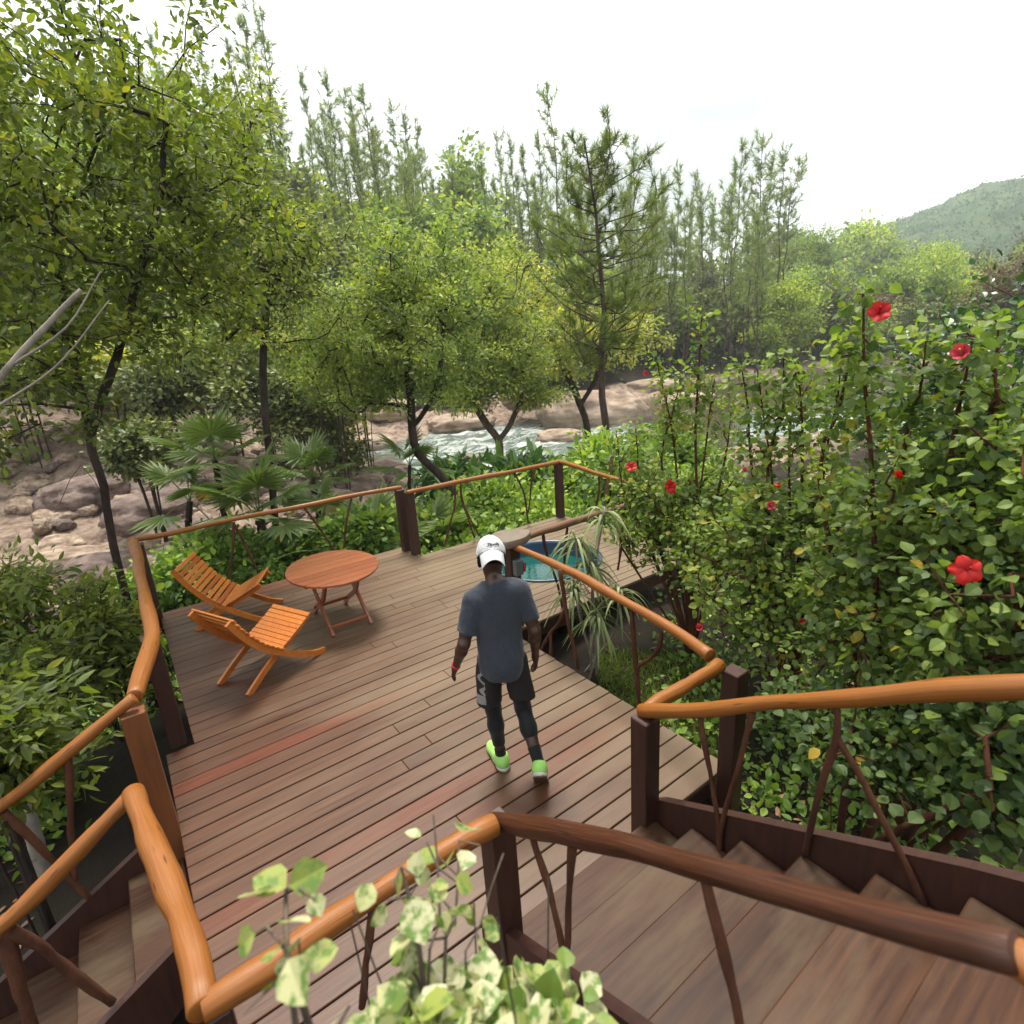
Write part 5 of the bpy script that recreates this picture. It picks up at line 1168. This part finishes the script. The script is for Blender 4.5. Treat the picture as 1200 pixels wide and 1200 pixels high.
b0 = base(708, 19.5, 532)
H = height_at(715, 172, 19.5) - b0[2]
pine('gnarled_pine', 'tall gnarled pine with crooked limbs standing behind the far corner of the deck', b0, H, 7, None, .40, 62, 76, .36, .015, .24, M_NEEDLE, .15, .9, 4, 6, .05)
fp = []
FAR = [('slender pine of the sparse row rising along the ridge across the river', 'pines along the ridge')]
for k in range(6):
    fp.append(pine('ridge_pine', FAR[0][0], (0, 0, 0), 20, 60 + k, FAR[0][1], (.3, .42, .25, .48, .35, .2)[k], (26, 20, 30, 18, 24, 34)[k], 22, .75, .06, (.12, .11, .15, .10, .13, .16)[k], M_NEEDLEF, .13, .5, 2, 4, .035))
rng = np.random.default_rng(77)
PL = [(250, 45, 84), (285, 85, 90), (312, 70, 80), (328, 55, 86), (346, 28, 78), (366, 12, 82), (396, 82, 90), (425, 80, 84), (437, 100, 95), (456, 112, 86), (470, 98, 80), (490, 120, 92), (502, 130, 85), (516, 138, 95),
      (540, 168, 88), (560, 175, 100), (577, 162, 96), (600, 152, 104), (615, 158, 98), (640, 150, 90), (660, 88, 74), (676, 160, 95), (690, 190, 85), (740, 160, 100), (770, 200, 90), (790, 190, 104), (812, 205, 98), (842, 190, 106), (852, 165, 100), (880, 162, 96), (888, 178, 108), (905, 170, 102), (920, 190, 110),
      (225, 60, 75), (200, 90, 85), (160, 60, 80), (120, 80, 90), (60, 40, 85), (20, 70, 80), (-40, 40, 85), (-120, 60, 80)]
for k in range(150):
    px = rng.uniform(200, 905); PL.append((px, np.interp(px, [230, 350, 480, 620, 760, 900], [110, 110, 170, 215, 240, 235]) + rng.uniform(-25, 50), rng.uniform(70, 118)))
for k in range(30): PL.append((rng.uniform(470, 670), rng.uniform(165, 240), rng.uniform(74, 112)))
for k, (px, yt, d) in enumerate(PL):
    x, y = col(px, d); z = gz(x, y) - .3; hh = height_at(px, yt, d) - z
    if hh < 4: continue
    s = hh / 20; q = k % 6; o = fp[q] if k < 6 else copy_tree(fp[q], (0, 0, 0))
    o.location = (x, y, z); o.rotation_euler = (0, 0, rng.uniform(0, 6.28)); w = s ** .6 * rng.uniform(.85, 1.15); o.scale = (w, w, s)
# ------------------------------------------------------------------ broadleaf trees of the far bank and the slope
def wood_proto(name, label, group, lm, seed, H=8, R=3.2, ntip=120, nleaf=26, size=.42, spread=.55, lob=None, cat='tree', rtip=.02):
    rng = np.random.default_rng(seed); lob = lob or [((rng.uniform(-.4, .4) * R, rng.uniform(-.4, .4) * R, H * rng.uniform(.35, .85)), (R * rng.uniform(.4, .65),) * 2 + (H * rng.uniform(.14, .26),)) for _ in range(6)] + [((0, 0, H * .6), (R * .7, R * .7, H * .38))]
    return tree(name, label, cat, (0, 0, 0), [[(0, 0, 0), (.1, 0, H * .3), (.2 * R * rng.uniform(-1, 1), .2 * R * rng.uniform(-1, 1), H * .65)], [(.1, 0, H * .3), (.4 * R, .2 * R, H * .55)]], lob, ntip, nleaf, size, spread, lm, M_BARK, seed, group, T_DIA, rtip, 1.2, .25, .8, 2.4, 5)[0]
GS = 'bushy trees on the wooded slope'
LS = 'bushy tree on the wooded slope across the river below the pines'
protos = [wood_proto('slope_tree', LS, GS, lm, 100 + k, H, R) for k, (lm, H, R) in enumerate([(M_L_FAR, 8, 3.0), (M_L_FAR, 6, 3.2), (M_L_RIV, 7, 2.8), (M_L_FARY, 6.5, 2.9), (M_L_FARG, 6, 2.6), (M_L_FARB, 4.5, 2.4), (M_L_FAR, 10, 2.8), (M_L_BUSH, 5, 3)])]
cnt = 0; used = set()
while cnt < 285:
    px, d = rng.uniform(-150, 940), rng.uniform(44, 122)
    if px > 720: d = rng.uniform(80, 128)
    elif px > 560: d = rng.uniform(58, 122)
    x, y = col(px, d); z = gz(x, y)
    if z < -.6: continue
    q = int(rng.choice(8, p=[.2, .17, .14, .13, .1, .06, .12, .08])); o = protos[q] if q not in used else copy_tree(protos[q], (0, 0, 0)); used.add(q)
    s = rng.uniform(.8, 1.7) * (1.0 if d > 60 else .75); o.location = (x, y, z - .3); o.rotation_euler = (0, 0, rng.uniform(0, 6.28)); o.scale = (s * 1.1, s * 1.1, s * rng.uniform(.8, 1.15)); cnt += 1
# bank trees, one by one: (label, px, ytop, d, R scale, material, seed)
for k, (lab, px, yt, d, R, lm) in enumerate([
        ('large rounded bright green tree at the far bank, overhanging the still water', 925, 320, 96, 6.5, M_L_FARY), ('tall loose green tree left of the rounded bank tree', 862, 282, 100, 4.5, M_L_FAR),
        ('grey twiggy tree in front of the wooded bank', 822, 300, 95, 4.5, M_L_FARG), ('dark shrubby tree at the foot of the far bank', 780, 325, 88, 4.5, M_L_BUSH),
        ('pale cream-green tree top above the hibiscus shoots', 985, 322, 105, 5.0, M_L_FARG), ('bright green spreading tree among the valley trees', 1085, 288, 150, 8.0, M_L_FARY),
        ('grey-green tree just right of the red flower, across the river', 1075, 345, 110, 5.0, M_L_BUSH), ('brownish tree at the right edge above the hibiscus', 1175, 300, 95, 6.5, M_L_FARB),
        ('second brownish tree reaching in from the right edge', 1230, 285, 100, 7, M_L_FARB), ('dark pointed tree on the valley skyline', 932, 268, 165, 5, M_L_FAR), ('tall olive tree on the valley skyline beside the last pines', 955, 262, 150, 5.5, M_L_FAR),
        ('dense dark tree on the low far bank behind the pine', 745, 335, 78, 4.0, M_L_BUSH), ('spreading green tree at the right end of the still water', 1010, 345, 104, 5.5, M_L_FAR), ('yellow-green bush leaning over the water by the pale leaning trunk', 895, 372, 92, 4.0, M_L_FARY)]):
    x, y = col(px, d); z = gz(x, y) - .3; hh = max(3.5, height_at(px, yt, d) - z)
    o = wood_proto('bank_tree', lab, None, lm, 140 + k, hh, R, 190, 34, .42, .06 * R + .25); o.location = (x, y, z)
GV, LV = 'trees filling the valley', 'green tree in the wooded valley on the right, below the far hill'
vp = [wood_proto('valley_tree', LV, GV, lm, 180 + k, 13, R, 140, 26, .75, .9) for k, (lm, R) in enumerate([(M_L_FAR, 5.0), (M_L_FAR, 4.2), (M_L_FARG, 5.2), (M_L_FARY, 4.8), (M_L_FAR, 5.8), (M_L_FARB, 4.5)])]
used = set(); rng = np.random.default_rng(9)
for k in range(105):
    px, d = rng.uniform(890, 1330), 105 + 175 * rng.random() ** 1.1
    x, y = col(px, d); yt = np.interp(d, [105, 180, 280], [330, 298, 268]) + rng.uniform(-14, 26) - (max(0, px - 1130) * .08)
    z = min(gz(x, y), height_at(px, yt, d) - 9)
    q = int(rng.choice(6, p=[.25, .2, .15, .14, .18, .08])); o = vp[q] if q not in used else copy_tree(vp[q], (0, 0, 0)); used.add(q)
    s = (height_at(px, yt, d) - z) / 13; s2 = max(.75, s * .8); o.location = (x, y, z); o.rotation_euler = (0, 0, rng.uniform(0, 6.28)); o.scale = (s2, s2, s)
# the hill's own wood, one mass
rng = np.random.default_rng(15); m = MB(); k = rng.integers(0, len(HILLV), 24000); tp = HILLV[k] + rng.normal(0, 1.2, (24000, 3)) - np.array([0, 0, .8])
leaf_cloud(m, tp, np.tile(np.array([[0, 0, 1.0]]), (24000, 1)), 6, 1.7, 1.5, rng, T_DIA, .8, .8, 0, .6)
tag(m.build('hill_forest', M_L_HILL, None, False), kind='stuff')

# ------------------------------------------------------------------ fan palms
def fan_palm(label, pxb, d, crown, nfr, R, seed, trunk_r=.07, dead=1, spread=(82, -12), pet=.6):
    rng = np.random.default_rng(seed); b = base(pxb, d, 670); root = thing('fan_palm', label, 'palm', b)
    top = local(crown[0], crown[1], d, b)
    if top[2] > .35:
        P = spline([(0, 0, 0), top * .5 + np.array([rng.normal(0, .04), rng.normal(0, .04), 0]), top], .06); m = MB()
        m.tube(P, trunk_r * (1 + .18 * (np.arange(len(P)) % 2)), 9, wob=.4, seed=seed); m.build('trunk', M_BARKD, root)
    pm = MB()
    for k in range(nfr + dead):
        a = k * 2.4 + rng.uniform(-.3, .3); isd = k >= nfr
        el = math.radians(np.interp(k / max(1, nfr - 1), [0, 1], spread)) if not isd else math.radians(-55)
        dirh = np.array([math.cos(a), math.sin(a), 0]); ax = dirh * math.cos(el) + np.array([0, 0, math.sin(el)])
        L_ = pet * rng.uniform(.8, 1.15); e = top + ax * L_ + np.array([0, 0, -.08 * L_]); pm.tube(spline([top, top + ax * L_ * .5 + np.array([0, 0, .02]), e], .1), .011, 5, tint=.6)
        fx = unit(ax * .8 + dirh * .35 + np.array([0, 0, -.05])); side = unit(np.cross(fx, [0, 0, 1.0])); nr = np.cross(side, fx)
        n = 30; an = np.linspace(-2.0, 2.0, n) + rng.normal(0, .02, n)
        y = np.cos(an)[:, None] * fx + np.sin(an)[:, None] * side + nr * (.16 - .1 * np.abs(an))[:, None]; y[:, 2] -= .08
        s = R * rng.uniform(.85, 1.12) * (.72 + .28 * np.cos(an * .7)) * rng.uniform(.93, 1.05, n)
        up = nr[None] + np.where(np.arange(n) % 2, .5, -.5)[:, None] * np.cross(y, nr)
        f = MB(); T = (np.array([(0, 0, 0), (.5, .5, .0), (0, 1, -.1), (-.5, .5, .0), (0, .5, -.012)]), [np.array([[0, 1, 4], [1, 2, 4], [4, 2, 3], [0, 4, 3]])])
        instance(f, T, np.tile(e, (n, 1)), y, up, np.full(n, R * .105), s, np.clip(rng.normal(.98 if isd else rng.uniform(.3, .6), .1, n), 0, 1 if isd else .9))
        f.build('frond', M_L_PALM, root, smooth=False)
    pm.build('leaf_stalks', M_L_PALM, root); return root
fan_palm('big fan palm right behind the back rail, between the slatted chair and the table', 304, 10.2, (304, 600), 11, .66, 1, .075)
fan_palm('tallest fan palm with a thin leaning trunk, left of the big one', 270, 11.2, (252, 540), 10, .62, 2, .05, 2)
fan_palm('fan palm whose crown stands before the brown pool', 372, 13.0, (366, 560), 9, .66, 3, .06, 2)
fan_palm('low fan palm with a yellowing frond at the left of the palm clump', 205, 11.5, (222, 588), 5, .6, 4, .05, 1)
fan_palm('short fan palm hiding the middle of the back rail', 378, 10.6, (378, 610), 7, .5, 5, .05, 1)
fan_palm('slim young fan palm in front of the leaning trunk', 482, 13.5, (480, 545), 6, .6, 6, .04, 0)
fan_palm('stemless fan palm spreading below the rail left of the double post', 436, 10.2, (440, 632), 6, .75, 7, .05, 0, (80, 15))
fan_palm('stemless fan palm between the double post and the leaning trunk', 505, 10.4, (508, 640), 6, .7, 8, .05, 0, (80, 10))
fan_palm('small fan palm seedling under the table side of the back rail', 335, 9.8, (333, 655), 4, .45, 9, .04, 0, (70, 10), .4)

# ------------------------------------------------------------------ plants behind the back rail
for k, (lab, px, a, b_, d, rx, n, sz, lm, T, ts) in enumerate([
        ('leafy weed clump behind the rail below the forked tree', 575, 560, 612, 13.2, 1.1, 130, .16, M_L_COVER, T_OV, .1), ('pale green weedy bush outside the back rail near the tub', 630, 580, 615, 12.2, 1.2, 140, .13, M_L_COVER, T_OV, .22),
        ('broad-leaved dark plant at the water edge left of the forked trunk', 545, 540, 580, 16, 1.3, 90, .34, M_L_HIB2, T_OVL, 0), ('lush plant with long upright leaves behind the middle rail', 610, 535, 590, 15, 1.0, 80, .4, M_L_HIB2, T_OVL, .1),
        ('yellow-green bush against the leaning trunk, outside the rail', 520, 590, 650, 10.8, .8, 120, .12, M_L_COVER, T_OV, .12), ('bright broad-leaved bush just left of the pine trunk', 660, 540, 600, 14.5, 1.1, 110, .22, M_L_COVER, T_OVL, .15),
        ('rosette-leaved bush in front of the pine trunk', 705, 512, 570, 14, .75, 60, .26, M_L_COVER, T_OVL, .2), ('dark bush beside the deck extension right of the plank', 735, 520, 590, 11.5, .9, 120, .13, M_L_COVER, T_OV, -.05),
        ('low leafy bush outside the rail right behind the round table', 415, 600, 660, 9.9, .7, 110, .12, M_L_COVER, T_OV, -.08), ('low dark bush outside the rail behind the reclining chairs', 330, 640, 700, 9.6, .7, 110, .12, M_L_COVER, T_OV, -.1),
        ('weedy bush at the back left, between deck corner and palms', 255, 625, 690, 10.0, .75, 120, .11, M_L_COVER, T_OV, 0), ('sprawling bush on the bank below the pine', 780, 500, 560, 18, 1.6, 130, .18, M_L_COVER, T_OV, .05)]):
    shrub(lab, px, a, b_, d, rx, n, 26, sz, .08 + .012 * d, lm, 210 + k, T, tshift=ts, rtip=.004, up=.6)

# ------------------------------------------------------------------ hibiscus and its neighbours on the right
def petal_flower(name, loc, face, R, mat, parent, seed, closed=0.0):
    rng = np.random.default_rng(seed); face = unit(np.asarray(face, float)); x = unit(np.cross(face, [0.3, .2, 1.0])); y = np.cross(face, x); m = MB()
    u, v = np.meshgrid(np.linspace(0, 1, 6), np.linspace(-1, 1, 5), indexing='ij'); u, v = u.ravel(), v.ravel()
    ii, jj = np.meshgrid(np.arange(5), np.arange(4), indexing='ij'); ii, jj = ii.ravel(), jj.ravel(); q = np.stack([ii * 5 + jj, ii * 5 + jj + 1, (ii + 1) * 5 + jj + 1, (ii + 1) * 5 + jj], 1)
    for k in range(5):
        a = k * 2 * PI / 5 + rng.uniform(-.12, .12); r = u * R * rng.uniform(.9, 1.08); w = v * R * .48 * np.sin(np.clip(u * .8 + .12, 0, 1) * PI) ** .7
        h = R * ((.5 + closed) * u - (.55 - closed) * u ** 2.2) + .1 * R * np.sin(v * 4 + k) * u + rng.uniform(-.05, .1) * R * u
        r = r * (1 - .45 * closed); ca, sa = math.cos(a), math.sin(a)
        m.add(np.asarray(loc) + (r * ca - w * sa)[:, None] * x + (r * sa + w * ca)[:, None] * y + h[:, None] * face, [q], np.clip(u + rng.normal(0, .1, len(u)), 0, 1))
    o = m.build(name, mat, parent)
    s = MB(); p = [np.asarray(loc), np.asarray(loc) + face * R * .6, np.asarray(loc) + face * R * 1.05 + np.array([0, 0, .1 * R])]; s.tube(spline(p, R / 5), R * .05, 6); s.tube(np.array([p[2] - face * R * .2, p[2]]), R * .09, 6)
    s.build('stamen', M_RED if mat is M_RED else M_STAMEN, o); return o
def rbush(name, label, pxb, db, blobs, ntip, nleaf, size, spread, lm, seed, T=T_OVN, shoots=(), tshift=0, cat='bush', rtip=.0035, nst=9, up=.9, shell=1.7, gap_=.07):
    rng = np.random.default_rng(seed + 7); b = base(pxb, db, 800)
    lobes = [(local(px, py, d, b), r if not np.isscalar(r) else (r, r, r)) for px, py, d, r in blobs]; stems = []
    for k in range(nst):
        c = lobes[k % len(lobes)][0] + rng.normal(0, .2, 3); o = np.zeros(3)
        stems.append([o, o * .5 + c * .45 + rng.normal(0, .06, 3), c])
    extra = []
    for (p0, p1, d0, d1) in shoots:
        A, B_ = local(*p0, d0, b), local(*p1, d1, b); stems.append([np.zeros(3), A * .5 + rng.normal(0, .03, 3), A, (A + B_) / 2 + rng.normal(0, .02, 3), B_])
        n = max(4, int(np.linalg.norm(B_ - A) / gap_)); extra += [A + (B_ - A) * (i + 1) / n + rng.normal(0, .035, 3) for i in range(n)]
    return tree(name, label, cat, b, stems, lobes, ntip, nleaf, size, spread, lm, M_STICK if lm is M_L_HIB else M_BARK, seed, None, T, rtip, .22, .03, up, shell, 5, tshift, trunk='stems', crown='foliage', extra=np.array(extra) if extra else None), b
(h1, _, _), hb1 = rbush('hibiscus_bush', 'large hibiscus bush with red flowers filling the right side beyond the stair rail', 1080, 3.6,
    [(1120, 560, 3.7, (.65, .65, .5)), (1060, 640, 3.8, (.6, .6, .5)), (1150, 690, 3.3, (.6, .55, .45)), (1070, 760, 3.5, (.5, .5, .4)), (1190, 790, 3.1, (.45, .45, .4)), (1200, 590, 3.4, (.5, .5, .5)), (990, 700, 3.9, (.45, .45, .45))],
    480, 22, .05, .062, M_L_HIB, 301, shoots=[((1020, 520), (1012, 345), 3.6, 3.5), ((960, 560), (1000, 400), 3.9, 3.7), ((1160, 520), (1170, 380), 3.5, 3.4), ((1060, 520), (1085, 400), 3.7, 3.6), ((1120, 500), (1140, 395), 3.6, 3.6)])
(h2, _, _), hb2 = rbush('hibiscus_bush', 'looser hibiscus bush with tall thin shoots, behind the corner post of the deck', 930, 4.7,
    [(930, 620, 4.7, (.6, .6, .5)), (880, 690, 4.6, (.5, .5, .4)), (965, 600, 4.8, (.5, .45, .4)), (870, 625, 4.9, (.45, .45, .35)), (940, 740, 4.4, (.5, .5, .35))],
    360, 19, .049, .064, M_L_HIB, 302, shoots=[((900, 540), (918, 420), 4.8, 4.7), ((925, 520), (955, 440), 4.8, 4.8), ((880, 540), (868, 425), 5.0, 4.9), ((970, 520), (985, 430), 4.9, 4.8), ((940, 560), (935, 425), 4.7, 4.6), ((905, 560), (890, 450), 4.8, 4.8)], tshift=.06)
(h3, _, _), hb3 = rbush('hibiscus_bush', 'hibiscus bush nearest the tub, its red flowers over the end of the rail', 810, 5.7,
    [(800, 590, 5.9, (.5, .5, .4)), (770, 620, 5.9, (.45, .45, .4)), (830, 640, 5.6, (.55, .55, .45)), (752, 575, 6.2, (.4, .4, .28)), (840, 590, 5.8, (.45, .45, .35))],
    360, 18, .049, .064, M_L_HIB, 303, shoots=[((815, 510), (822, 372), 5.8, 5.7), ((790, 520), (770, 425), 6.0, 6.0), ((830, 500), (838, 440), 5.8, 5.8), ((750, 560), (745, 500), 6.2, 6.2), ((775, 540), (800, 440), 6.0, 5.9), ((845, 560), (858, 470), 5.6, 5.6), ((730, 570), (722, 505), 6.3, 6.3)], tshift=.08)
rbush('box_bush', 'dense glossy dark bush with small leaves behind the hibiscus at the right edge', 1150, 5.6,
    [(1130, 470, 5.6, (.75, .75, .6)), (1200, 430, 5.6, (.7, .7, .6)), (1090, 520, 5.7, (.55, .55, .5)), (1230, 560, 5.4, (.7, .7, .7)), (1120, 620, 5.6, (.9, .8, .6))], 380, 26, .055, .11, M_L_HIB2, 304, T=T_OV, rtip=.0035)
rbush('low_bush', 'low green bush in the shade beside the far stair rail', 1010, 3.0, [(1010, 865, 3.05, (.35, .3, .18)), (1070, 890, 2.9, (.32, .3, .2)), (960, 830, 3.3, (.3, .3, .18)), (1120, 850, 3.0, (.34, .34, .24)), (1190, 850, 2.8, (.34, .34, .26)), (1180, 930, 2.7, (.3, .3, .18))], 220, 20, .05, .07, M_L_HIB, 305, nst=5, tshift=-.3)
for k, (px, py, d, R, mat, par, hb, cl) in enumerate([(1030, 368, 3.4, .075, M_RED, h1, hb1, .25), (1128, 416, 3.35, .065, M_PINK, h1, hb1, .5), (1133, 668, 2.72, .075, M_RED, h1, hb1, 0), (785, 571, 5.2, .095, M_RED, h3, hb3, .1), (740, 548, 5.75, .085, M_RED, h3, hb3, .2),
        (903, 592, 4.1, .05, M_PINK, h2, hb2, .4), (914, 566, 4.15, .035, M_RED, h2, hb2, .7), (820, 736, 4.1, .05, M_PINK, h2, hb2, .7), (870, 803, 3.6, .035, M_PINK, h2, hb2, .7), (757, 437, 6.0, .045, M_PINK, h3, hb3, .4), (940, 727, 3.8, .035, M_PINK, h2, hb2, .8), (1056, 560, 3.0, .03, M_RED, h1, hb1, .8), (874, 552, 4.5, .03, M_PINK, h3, hb3, .8)]):
    L0 = local(px, py, d, hb); to = -(ray(px, py, d) - EYE); rg = np.random.default_rng(k)
    petal_flower('flower', L0, unit(to) + rg.normal(0, .35, 3) + np.array([0, 0, .25]), R * .78, mat, par, 400 + k, cl)
# --- the long-leaved plant by the tub
def strap_plant(label, pxb, d, heads, seed, L_=.35, n=44):
    rng = np.random.default_rng(seed); b = base(pxb, d); root = thing('strap_leaf_plant', label, 'plant', b); m, lf = MB(), MB()
    for (px, py, dd) in heads:
        t_ = local(px, py, dd, b); P = spline([(rng.normal(0, .08), rng.normal(0, .08), 0), t_ * .5 + rng.normal(0, .05, 3), t_], .08); m.tube(P, .012, 6)
        for k in range(n):
            a, el = rng.uniform(0, 2 * PI), rng.uniform(-.2, 1.25); l = L_ * rng.uniform(.65, 1.1); dh = np.array([math.cos(a), math.sin(a), 0]); u = np.linspace(0, 1, 7)
            c = t_ - np.array([0, 0, rng.uniform(0, .16)]) + dh * (u * l * math.cos(el))[:, None] + np.array([0, 0, 1.0]) * (u * l * math.sin(el) - .95 * l * u ** 2.2)[:, None]
            w = .0125 * np.sin(np.clip(u * .9 + .12, 0, 1) * PI) ** .6; w[-1] = .001; s = np.array([-math.sin(a), math.cos(a), 0])
            V = np.stack([c - s * w[:, None], c + np.array([0, 0, -.003]), c + s * w[:, None]], 1).reshape(-1, 3); i = np.arange(6)[:, None]
            lf.add(V, [np.concatenate([np.stack([i * 3 + j, i * 3 + j + 1, i * 3 + j + 4, i * 3 + j + 3], -1).reshape(-1, 4) for j in (0, 1)])], rng.uniform(.1, 1))
    m.build('stems', M_PALE, root); lf.build('leaves', M_L_STRAP, root, smooth=True)
strap_plant('plant with drooping striped strap leaves standing between the rail and the blue tub', 690, 5.15, [(708, 598, 5.3), (675, 628, 5.25), (690, 655, 5.15), (725, 690, 5.0), (672, 685, 5.0), (700, 715, 4.95)], 9)
# --- ferns
def fern(label, px, d, n, L_, seed):
    rng = np.random.default_rng(seed); b = base(px, d); root = thing('fern', label, 'fern', b); lf = MB()
    for k in range(n):
        a = k * 2.4; u = np.linspace(.12, 1, 24); dh = np.array([math.cos(a), math.sin(a), 0]); l = L_ * rng.uniform(.75, 1.1)
        c = dh * (u * l * .85)[:, None] + np.array([0, 0, 1.0]) * (.75 * u * l - .65 * l * u ** 2)[:, None]; s = np.array([-math.sin(a), math.cos(a), 0])
        for sg in (-1, 1):
            instance(lf, T_LAN, c, np.tile(sg * s + dh * .35 + np.array([0, 0, -.12]), (24, 1)), np.tile(np.array([0, 0, 1.0]), (24, 1)) + dh * -.2, np.full(24, l * .07), .26 * l * np.sin(np.clip(u, .1, .97) * PI) ** .7 + .01, np.clip(rng.normal(.5, .2, 24), 0, 1))
        lf.tube(c, .003, 4, tint=.2)
    lf.build('fronds', M_FERN, root, smooth=False)
fern('small bright fern beside the far stringer of the stairs', 985, 3.0, 5, .3, 1)
fern('large dark fern in the shade at the right edge', 1185, 2.45, 14, .85, 2)
fern('fern growing under the hibiscus next to the corner post', 905, 3.2, 6, .35, 3)

# ------------------------------------------------------------------ variegated shrub in front
TV = oval(.46, .15, .1)
rbush('variegated_shrub', 'dense cream and green variegated shrub in front of the near rail, at the bottom', 560, .6,
    [(470, 1235, .72, (.08, .08, .05)), (550, 1190, .78, (.08, .08, .05)), (640, 1205, .77, (.08, .08, .05)), (560, 1260, .7, (.14, .1, .05)), (660, 1255, .72, (.08, .08, .05))],
    90, 6, .056, .02, M_L_VAR, 320, T=TV, tshift=.12, cat='shrub', rtip=.0022, nst=7, up=1.0, shell=1.5)
rbush('variegated_shrub', 'tall thin stalks of variegated leaves standing before the orange near rail', 505, .68,
    [(505, 1080, .88, (.03, .03, .05))], 4, 2, .055, .018, M_L_VAR, 321, T=TV, shoots=[((500, 1190), (508, 955), .8, 1.0), ((520, 1180), (538, 985), .82, 1.02), ((500, 1180), (470, 1015), .8, .95), ((545, 1190), (590, 1000), .82, .98)], tshift=.1, cat='shrub', rtip=.002, nst=2, up=1.0, gap_=.10)
rbush('variegated_shrub', 'pair of slim variegated stalks in front of the rail near the thick orange log', 340, .6,
    [(335, 1120, .8, (.03, .03, .04))], 2, 1, .05, .015, M_L_VAR, 322, T=TV, shoots=[((350, 1215), (312, 1085), .70, .84), ((365, 1210), (335, 1050), .72, .9), ((345, 1215), (350, 1100), .70, .82)], tshift=.1, cat='shrub', rtip=.002, nst=2, up=1.0, gap_=.14)

# ------------------------------------------------------------------ ground cover, grass, dry leaves
def scatter(n, pxr, dr, rng, rockmax=.45, zmin=-2.5):
    px, d = rng.uniform(*pxr, n), rng.uniform(*dr, n) if dr[1] / dr[0] < 2 else np.exp(rng.uniform(math.log(dr[0]), math.log(dr[1]), n))
    xy = np.array([col(a, b_) for a, b_ in zip(px, d)]); z, r = ground(xy[:, 0], xy[:, 1]); k = (r < rockmax) & (z > zmin)
    ok = ~((xy[:, 0] > -1.3) & (xy[:, 0] < 3.1) & (xy[:, 1] > -.5) & (xy[:, 1] < 8)) & ~((xy[:, 0] > 3) & (xy[:, 0] < 6.4) & (xy[:, 1] > 4.4) & (xy[:, 1] < 7.5))
    k &= ok; return np.stack([xy[k, 0], xy[k, 1], z[k]], 1)
rng = np.random.default_rng(21); m = MB()
p = scatter(5200, (60, 860), (9, 24), rng); p[:, 2] += .12 + rng.random(len(p)) * .25; leaf_cloud(m, p, np.tile([[0, 0, 1.0]], (len(p), 1)), 13, .12, .17, rng, T_OV, .9, .8, .0, .8)
p = scatter(1500, (-200, 130), (3.5, 11), rng); p[:, 2] += .05 + rng.random(len(p)) * .2; leaf_cloud(m, p[p[:, 1] > 5.5], np.tile([[0, 0, 1.0]], (int((p[:, 1] > 5.5).sum()), 1)), 10, .085, .13, rng, T_OV, .9)
p = scatter(900, (780, 1250), (3, 9), rng); p[:, 2] += .03 + rng.random(len(p)) * .12; leaf_cloud(m, p, np.tile([[0, 0, 1.0]], (len(p), 1)), 8, .06, .1, rng, T_OV, .9, .8, -.1)
p = scatter(2600, (-150, 900), (40, 125), rng, .6, -1.2); p[:, 2] += .3 + rng.random(len(p)) * .7; leaf_cloud(m, p, np.tile([[0, 0, 1.0]], (len(p), 1)), 9, .55, .7, rng, T_DIA, .9)
tag(m.build('ground_cover', M_L_COVER, None, False), kind='stuff')
m = MB(); p = scatter(9000, (690, 900), (3.1, 5.6), rng); y = rng.normal(0, .45, (len(p), 3)) + np.array([0, 0, .8]); instance(m, T_NEED, p, y, rng.normal(0, 1, y.shape), np.full(len(p), .012), rng.uniform(.04, .1, len(p)), rng.random(len(p)))
p = scatter(9000, (520, 760), (9.5, 18), rng); y = rng.normal(0, .4, (len(p), 3)) + np.array([0, 0, .8]); instance(m, T_NEED, p, y, rng.normal(0, 1, y.shape), np.full(len(p), .03), rng.uniform(.15, .45, len(p)), rng.random(len(p)))
tag(m.build('grass', M_GRASS, None, False), kind='stuff')
m = MB(); p = np.concatenate([scatter(900, (-250, 150), (3.0, 9), rng), scatter(420, (740, 1250), (2.4, 6), rng)]); p[:, 2] += .015
instance(m, T_OVL, p, rng.normal(0, 1, p.shape) * np.array([1, 1, .15]), np.array([[0, 0, 1.0]]) + rng.normal(0, .3, p.shape), np.full(len(p), .1), rng.uniform(.06, .12, len(p)), rng.random(len(p)))
tag(m.build('leaf_litter', M_LITTER, None, False), kind='stuff')
# ------------------------------------------------------------------ the air of the valley
hm = bpy.data.materials.new('haze'); hm.use_nodes = True; t = hm.node_tree; t.nodes.clear()
ho = t.nodes.new('ShaderNodeOutputMaterial'); pv = t.nodes.new('ShaderNodeVolumePrincipled')
pv.inputs['Color'].default_value = (.86, .93, .97, 1); pv.inputs['Density'].default_value = .00045; pv.inputs['Anisotropy'].default_value = .2
t.links.new(pv.outputs['Volume'], ho.inputs['Volume'])
m = MB(); m.box((-700, -300, -8), (1100, 1000, 185), .5, .01); hz_o = m.build('haze', hm, None, False); tag(hz_o, kind='stuff')
